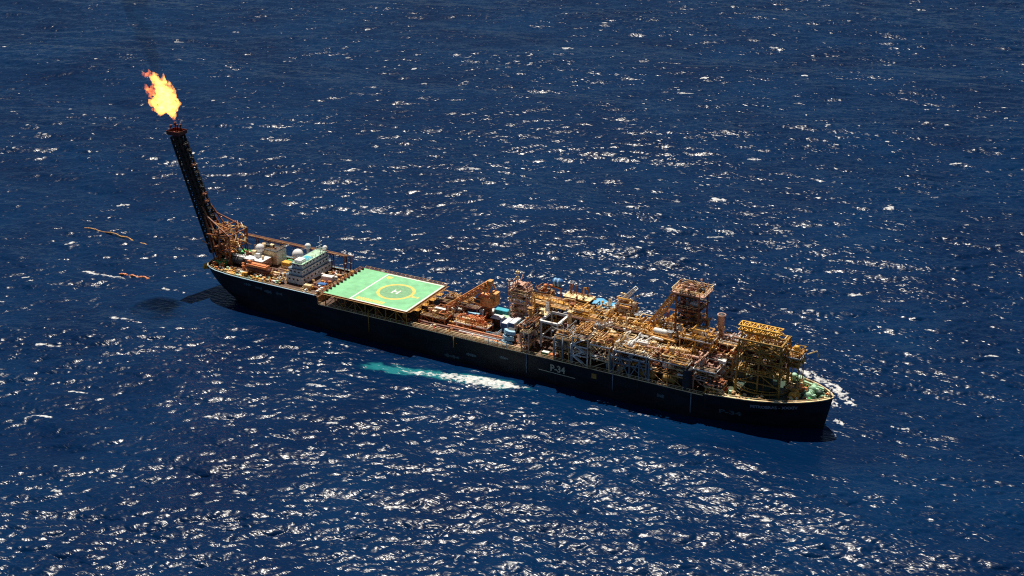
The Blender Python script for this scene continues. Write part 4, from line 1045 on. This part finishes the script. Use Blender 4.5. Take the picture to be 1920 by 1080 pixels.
mb=MB(); mb.bar((112.4,6.6,15.4),(121,3.2,15.8),.7,.5); mb.build('pale_fairlead_beam', M['pale_green'], fore)
clutter(60,112,124,-8,7,fz,NM,['pale_green','pale_green','cream_paint','ochre_paint','pale_green','bright_green','white_paint','orange_paint','cream_paint'],rr,1.5,1.2,fore)
clutter(46,87,112,-12.2,-8.2,fz,NM,['cream_paint','pale_green','tan_steel','dull_yellow','dark_green','deck_green'],rr,1.0,1.0,fore)
clutter(26,87,112,8,12.2,fz,NM,['cream_paint','pale_green','tan_steel','dull_yellow'],rr,1.3,1.2,fore)
mb=MB()
for s in (-1,1): handrail(mb,[(x,s*(interp(HB,x)-.5),fz(x)) for x in np.arange(88,125,3)],1.5,.12,1.8)
mb.build('bow_handrail', M['cream_paint'], fore)
mb=MB(); mb.pipe([(124,0,14.3),(124,0,18.6)],.14); mb.box(123.8,124.2,-.5,.5,17.8,18.2); mb.build('jack_staff', M['white_paint'], fore)
mb=MB(); q=random.Random(3)
for i in range(12): mb.cbox((q.uniform(89,92.2),q.uniform(-9.4,-7),fz(90)+q.uniform(.3,1.3)),(q.uniform(.5,1.4),q.uniform(.4,1),q.uniform(.4,1)),q.random()*3)
mb.build('red_hose_reel', M['red_paint'], fore)
# ------------------------------------------------------------------ loose things carried on the decks
def thing(name, loc, label, cat, group=None):
    return tag(empty(name, loc), label, cat, group)
def container(loc, size, mat, label, rz=0, group='cargo containers and boxes on the decks', cat='container', roof=None, name='cargo_container'):
    t=thing(name, loc, label, cat, group); t.rotation_euler=(0,0,rz); L_,D_,H_=size
    mb=MB(); mb.box(-L_/2,L_/2,-D_/2,D_/2,.08,H_)
    n=int(L_/.5)
    for i in range(n):
        x=-L_/2+.2+i*(L_-.4)/max(1,n-1)
        for s in (-1,1): mb.box(x-.08,x+.08,s*D_/2-.05,s*D_/2+.05,.2,H_-.15)
    mb.build('body', M[mat], t)
    for x in (-L_/2,L_/2):
        for y in (-D_/2,D_/2): mb=MB(); mb.box(x-.09,x+.09,y-.09,y+.09,0,H_+.04); mb.build('corner_post', M[mat], t)
    mb=MB(); mb.box(-L_/2+.1,L_/2-.1,-D_/2+.1,D_/2-.1,H_,H_+.07)
    for i in range(4): mb.box(-L_/2+.4+i*(L_-.8)/3-.05,-L_/2+.4+i*(L_-.8)/3+.05,-D_/2+.1,D_/2-.1,H_+.07,H_+.11)
    mb.build('roof', M[roof or mat], t)
    mb=MB(); 
    for s in (-1,1): mb=MB(); mb.box(L_/2,L_/2+.06,s*D_/4-D_/4+.12,s*D_/4+D_/4-.12,.2,H_-.1); mb.build('door', M[roof or mat], t)
    return t
# lifeboat
t=thing('lifeboat',(-99.4,-5.6,PP-.2),'orange enclosed lifeboat in its cradle on the near side of the stern deck','lifeboat')
mb=MB(); prof=[(-6,.2),(-5.4,1.0),(-4,1.6),(0,1.8),(4,1.6),(5.4,1.1),(6,.3)]
vs=[];n=12
for x,r in prof:
    for k in range(n):
        a=2*math.pi*k/n; vs.append((x,r*math.cos(a)*1.0,2.4+ (r*.85)*math.sin(a)))
fs=[(i*n+k,(i+1)*n+k,(i+1)*n+(k+1)%n,i*n+(k+1)%n) for i in range(len(prof)-1) for k in range(n)]+[tuple(range(n)),tuple(range(len(prof)*n-1,(len(prof)-1)*n-1,-1))]
mb.add(vs,fs,True); mb.build('boat_hull', M['dark_red'], t)
mb=MB(); mb.box(-4.4,4.4,-1.35,1.35,3.3,4.2); mb.add([(-5,-1.2,3.2),(5,-1.2,3.2),(5,1.2,3.2),(-5,1.2,3.2),(-4.6,-.7,4.55),(4.6,-.7,4.55),(4.6,.7,4.55),(-4.6,.7,4.55)],[(4,5,6,7),(0,1,5,4),(1,2,6,5),(2,3,7,6),(3,0,4,7)]); mb.box(-4.8,-3.2,-.6,.6,4.5,5.2); mb.build('canopy', M['orange_paint'], t)
for x in (-3.6,3.6): mb=MB(); mb.bar((x,-1.9,0),(x,1.9,0.02),.3); mb.bar((x,-1.7,0),(x,-1.2,1.8),.25); mb.bar((x,1.7,0),(x,1.2,1.8),.25); mb.bar((x,2.0,0),(x,2.0,5),.3); mb.bar((x,2,5),(x,-.2,5.6),.25); mb.build('davit', M['dark_red'], t)
mb=MB(); mb.lathe((5.6,0,2.1),(1,0,0),[(0,.1),(.2,.5),(.5,.5),(.6,.1)],10); mb.build('propeller', M['ochre_paint'], t)
cs=[((-94.3,5.6,PP-.2),(3.6,2.6,2.4),'yellow_paint','yellow box on the stern deck between the white wall and the accommodation block',0,None),
((-19.4,-2.6,14.75),(4.6,2.4,2.0),'cream_paint','white roofed box on the orange frame beside the tip of the crane jib',0,'white_paint'),
((-12.6,9.2,DK),(3.2,2.4,2.6),'blue_paint','small blue box close behind the orange crane jib, nearest to the helideck',0,None),
((-8.6,1.4,DK),(4.6,3.2,2.8),'blue_paint','pale blue topped box in the shade under the crane jib',.2,'pale_blue'),
((-1.0,9.9,DK),(5.2,2.6,3.0),'cyan_paint','bright blue box on the far deck edge just past the crane',0,'cyan_paint'),
((-5.6,8.4,DK),(4.0,2.6,2.6),'pale_grey','white container on the far side of the deck just behind the crane house',.1,'white_paint'),
((.6,3.2,DK),(4.2,4.0,3.0),'brown_deck','brown box with a clean white roof right of the crane pedestal',0,'white_paint'),
((-6.2,-3.6,14.55),(4.0,2.6,1.4),'tan_steel','tan crate on the pump module straight below the crane house',.15,'cream_paint'),
((5.8,1.6,DK),(2.2,6.0,3.4),'blue_paint','white roofed blue container, left one of the three standing side by side',0,'white_paint'),
((8.6,2.2,DK),(2.2,6.4,3.9),'blue_paint','tallest white roofed blue container, in the middle of the three side by side',0,'white_paint'),
((11.4,3.4,DK),(2.0,5.2,3.4),'dark_green','teal roofed container, right one of the three standing side by side',0,'cyan_paint'),
((2.8,5.8,DK),(3.4,2.2,2.6),'pale_grey','pale grey green container beyond the three white roofed ones',.1,'pale_green'),
((11.6,8.6,16.0),(2.8,2.0,1.4),'blue_paint','small bright blue box at the foot of the scaffold tower',.1,None),
((27.5,-11.0,DK),(2.6,1.6,1.4),'deck_green','white topped green box at the deck edge above the number on the hull',0,'white_paint'),
((30.6,-11.2,DK),(2.6,1.4,1.2),'orange_paint','orange box at the deck edge right of the green one',0,'orange_paint'),
((-72.5,2.0,PP-.2),(4.4,2.2,2.2),'white_paint','white container between the accommodation block and the helideck',.1,None),
((-70.6,-4.4,PP-.2),(3.2,2.0,1.8),'blue_paint','small blue container by the stern edge of the helideck',.2,None),
((-74.8,-7.6,PP-.2),(3.0,1.8,1.6),'cream_paint','cream crate on the near side in front of the accommodation block',.1,None),
((88.6,-4.6,21.0),(3.0,1.8,1.0),'white_paint','white box on the plant deck beside the yellow turret tower',.1,None)]
for (loc,size,mat,label,rz,roof) in cs: container(loc,size,mat,label,rz,roof=roof)
# blue tarpaulin over cargo
t=thing('tarpaulin',(40.4,10.2,23.6),'bright blue tarpaulin stretched over a frame on top of the plant','tarpaulin')
mb=MB(); n=8; vs=[]
for i in range(n+1):
    for j in range(n+1):
        u,v=i/n,j/n; vs.append((-4.6+9.0*u, -2.6+5.2*v, 2.8+.35*math.sin(u*9)+.5*math.cos(u*3.1)*(1-abs(v-.5))-.8*abs(v-.5)))
mb.add(vs,[(i*(n+1)+j,(i+1)*(n+1)+j,(i+1)*(n+1)+j+1,i*(n+1)+j+1) for i in range(n) for j in range(n)],True)
mb.build('sheet', M['sheet_blue'], t)
mb=MB()
for x in (-4,0,3.6):
    for y in (-2,2): mb.bar((x,y,0),(x,y,2.4),.16)
    mb.bar((x,-2,2.3),(x,2,2.3),.16)
mb.build('frame', M['tan_steel'], t)
# ------------------------------------------------------------------ floating hoses astern
def hose(pts, r, mat, label, n=10):
    mb=MB(); P3=[Vector(p)+Vector((3.0,-5.4,SEALEVEL)) for p in pts]; out=[]
    for a,b in zip(P3[:-1],P3[1:]):
        for i in range(n): out.append(a.lerp(b,i/n))
    out.append(P3[-1])
    out=[p+Vector((0,.35*math.sin(k*.5),.30*math.sin(k*.9)-.12)) for k,p in enumerate(out)]
    mb.pipe(out,r,8)
    for k in range(3,len(out)-2,5): mb.lathe(out[k],(out[k+1]-out[k]),[(0,r*1.5),(.8,r*1.5)],8)
    o=mb.build('floating_hose', M[mat]); tag(o,label,'hose','offloading hoses floating astern'); return o
hose([(-221,28,.0),(-203,29,.15),(-190,26,.1),(-172,25,.0),(-158,23,-.1)],.3,'tan_steel','long tan floating hose drifting on the sea left of the flare tower')
hose([(-170,-5.5,.5),(-163,-3.8,.5),(-156,-3.0,.3)],.42,'orange_paint','short orange floating hose with foam at its end, left of the stern')
# ------------------------------------------------------------------ flame
def flame():
    t=thing('gas_flame',(-141.2,2,67.5),'bright yellow orange gas flame blown left above the flare tower','flame')
    q=random.Random(12)
    from mathutils import noise
    blobs=[(-142.2,70.8,1.5),(-143.4,72.6,2.6),(-141.6,74.2,2.4),(-145.2,74.0,3.2),(-142.4,76.6,3.0),(-147.6,72.6,2.4),(-145.6,77.0,3.6),(-143.2,79.2,2.6),(-147.2,79.6,3.0),(-145.4,81.4,2.4),(-148.0,82.2,2.3),(-149.2,84.4,1.7),(-150.4,75.0,1.8)]
    lick=[(-151.6,78.4,1.5),(-153.2,78.8,1.3),(-154.8,79.3,1.0),(-152.0,77.0,1.1),(-151.6,85.0,1.2),(-153.2,85.2,1.2),(-154.6,85.6,1.0),(-149.9,72.2,1.2),(-151.4,71.6,.8),(-141.0,69.6,.7),(-139.8,68.8,.5),(-151.2,81.6,.6),(-150.6,80.4,1.1)]
    import bmesh
    def make(name, bl, amp, mat):
        bm=bmesh.new()
        for k,(x,z,r) in enumerate(bl):
            y=2+q.uniform(-.8,.8)
            g=bmesh.ops.create_icosphere(bm,subdivisions=4,radius=1)
            for v in g['verts']:
                d=v.co.normalized(); p=Vector((x,y,z))+d*r
                s=noise.fractal(p*.42+Vector((k,0,0))*.0,.8,2.0,4)
                s2=noise.noise(p*1.3)
                rr_=r*(.84+amp*(.75*s+.45*s2)); w=Vector((x,y,z))+Vector((d.x*rr_,d.y*rr_,d.z*rr_*1.15))
                up=max(0,d.z); w+=Vector((-1,0,.8))*up*max(0,s)*r*.7
                v.co=w-Vector((-141.2,2,67.5))
        me=bpy.data.meshes.new(name); bm.to_mesh(me); bm.free(); me.materials.append(mat)
        for p in me.polygons: p.use_smooth=True
        o=bpy.data.objects.new(name,me); COL.objects.link(o); o.parent=t; return o
    def fm(name, col, k, lo, hi):
        m,tt=nt(name); L=tt.links; out=N(tt,'ShaderNodeOutputMaterial'); em=N(tt,'ShaderNodeEmission'); em.inputs[0].default_value=(*col,1)
        tc=N(tt,'ShaderNodeTexCoord'); n=N(tt,'ShaderNodeTexNoise',Scale=.55,Detail=3.0,Roughness=.6,Distortion=.8); L.new(tc.outputs['Object'],n.inputs['Vector'])
        rg=N(tt,'ShaderNodeMapRange'); rg.inputs[1].default_value=lo; rg.inputs[2].default_value=hi; rg.inputs[3].default_value=0.0; rg.inputs[4].default_value=k
        L.new(n.outputs[0],rg.inputs[0]); L.new(rg.outputs[0],em.inputs[1]); L.new(em.outputs[0],out.inputs['Volume']); return m
    def fuse(o):
        md=o.modifiers.new('fuse','REMESH'); md.mode='VOXEL'; md.voxel_size=.28; md.use_smooth_shade=True
    fuse(make('flame_core', blobs, .95, fm('flame_core',(1.0,.36,.05),1.6,.36,.60)))
    fl=fm('flame_lick',(1.0,.22,.03),.9,.38,.62)
    for bl in ([b for b in lick if b[0] < -149 and 75 < b[1] < 80], [b for b in lick if b[0] < -149 and b[1] < 75], [b for b in lick if b[1] > 84], [b for b in lick if 80 < b[1] < 82], [b for b in lick if b[0] > -145]): fuse(make('flame_lick', bl, .9, fl))
flame()
# ------------------------------------------------------------------ thin dark smoke from the flare
def smoke():
    mb=MB(); vs=[]; n=14
    path=[(-147,2,86,2.5),(-154,4,98,4.5),(-162,8,116,7.5),(-168,14,138,11),(-172,20,165,14)]
    for x,y,z,r in path:
        r*=.8
        for k in range(n):
            a=2*math.pi*k/n; vs.append((x+r*math.cos(a),y+r*math.sin(a),z))
    m_=len(path)
    fs=[(i*n+k,i*n+(k+1)%n,(i+1)*n+(k+1)%n,(i+1)*n+k) for i in range(m_-1) for k in range(n)]+[tuple(range(n-1,-1,-1)),tuple(range((m_-1)*n,m_*n))]
    mb.add(vs,fs,True)
    m,tt=nt('thin_smoke'); L=tt.links; out=N(tt,'ShaderNodeOutputMaterial'); v=N(tt,'ShaderNodeVolumePrincipled'); v.inputs['Color'].default_value=(.02,.02,.025,1)
    tc=N(tt,'ShaderNodeTexCoord'); nz=N(tt,'ShaderNodeTexNoise',Scale=.09,Detail=3.0); L.new(tc.outputs['Object'],nz.inputs['Vector'])
    r=N(tt,'ShaderNodeMapRange'); r.inputs[1].default_value=.42; r.inputs[2].default_value=.7; r.inputs[4].default_value=.085; L.new(nz.outputs[0],r.inputs[0]); L.new(r.outputs[0],v.inputs['Density']); L.new(v.outputs[0],out.inputs['Volume'])
    o=mb.build('smoke_plume', m); tag(o,'thin dark smoke plume rising above the gas flame','smoke')
smoke()
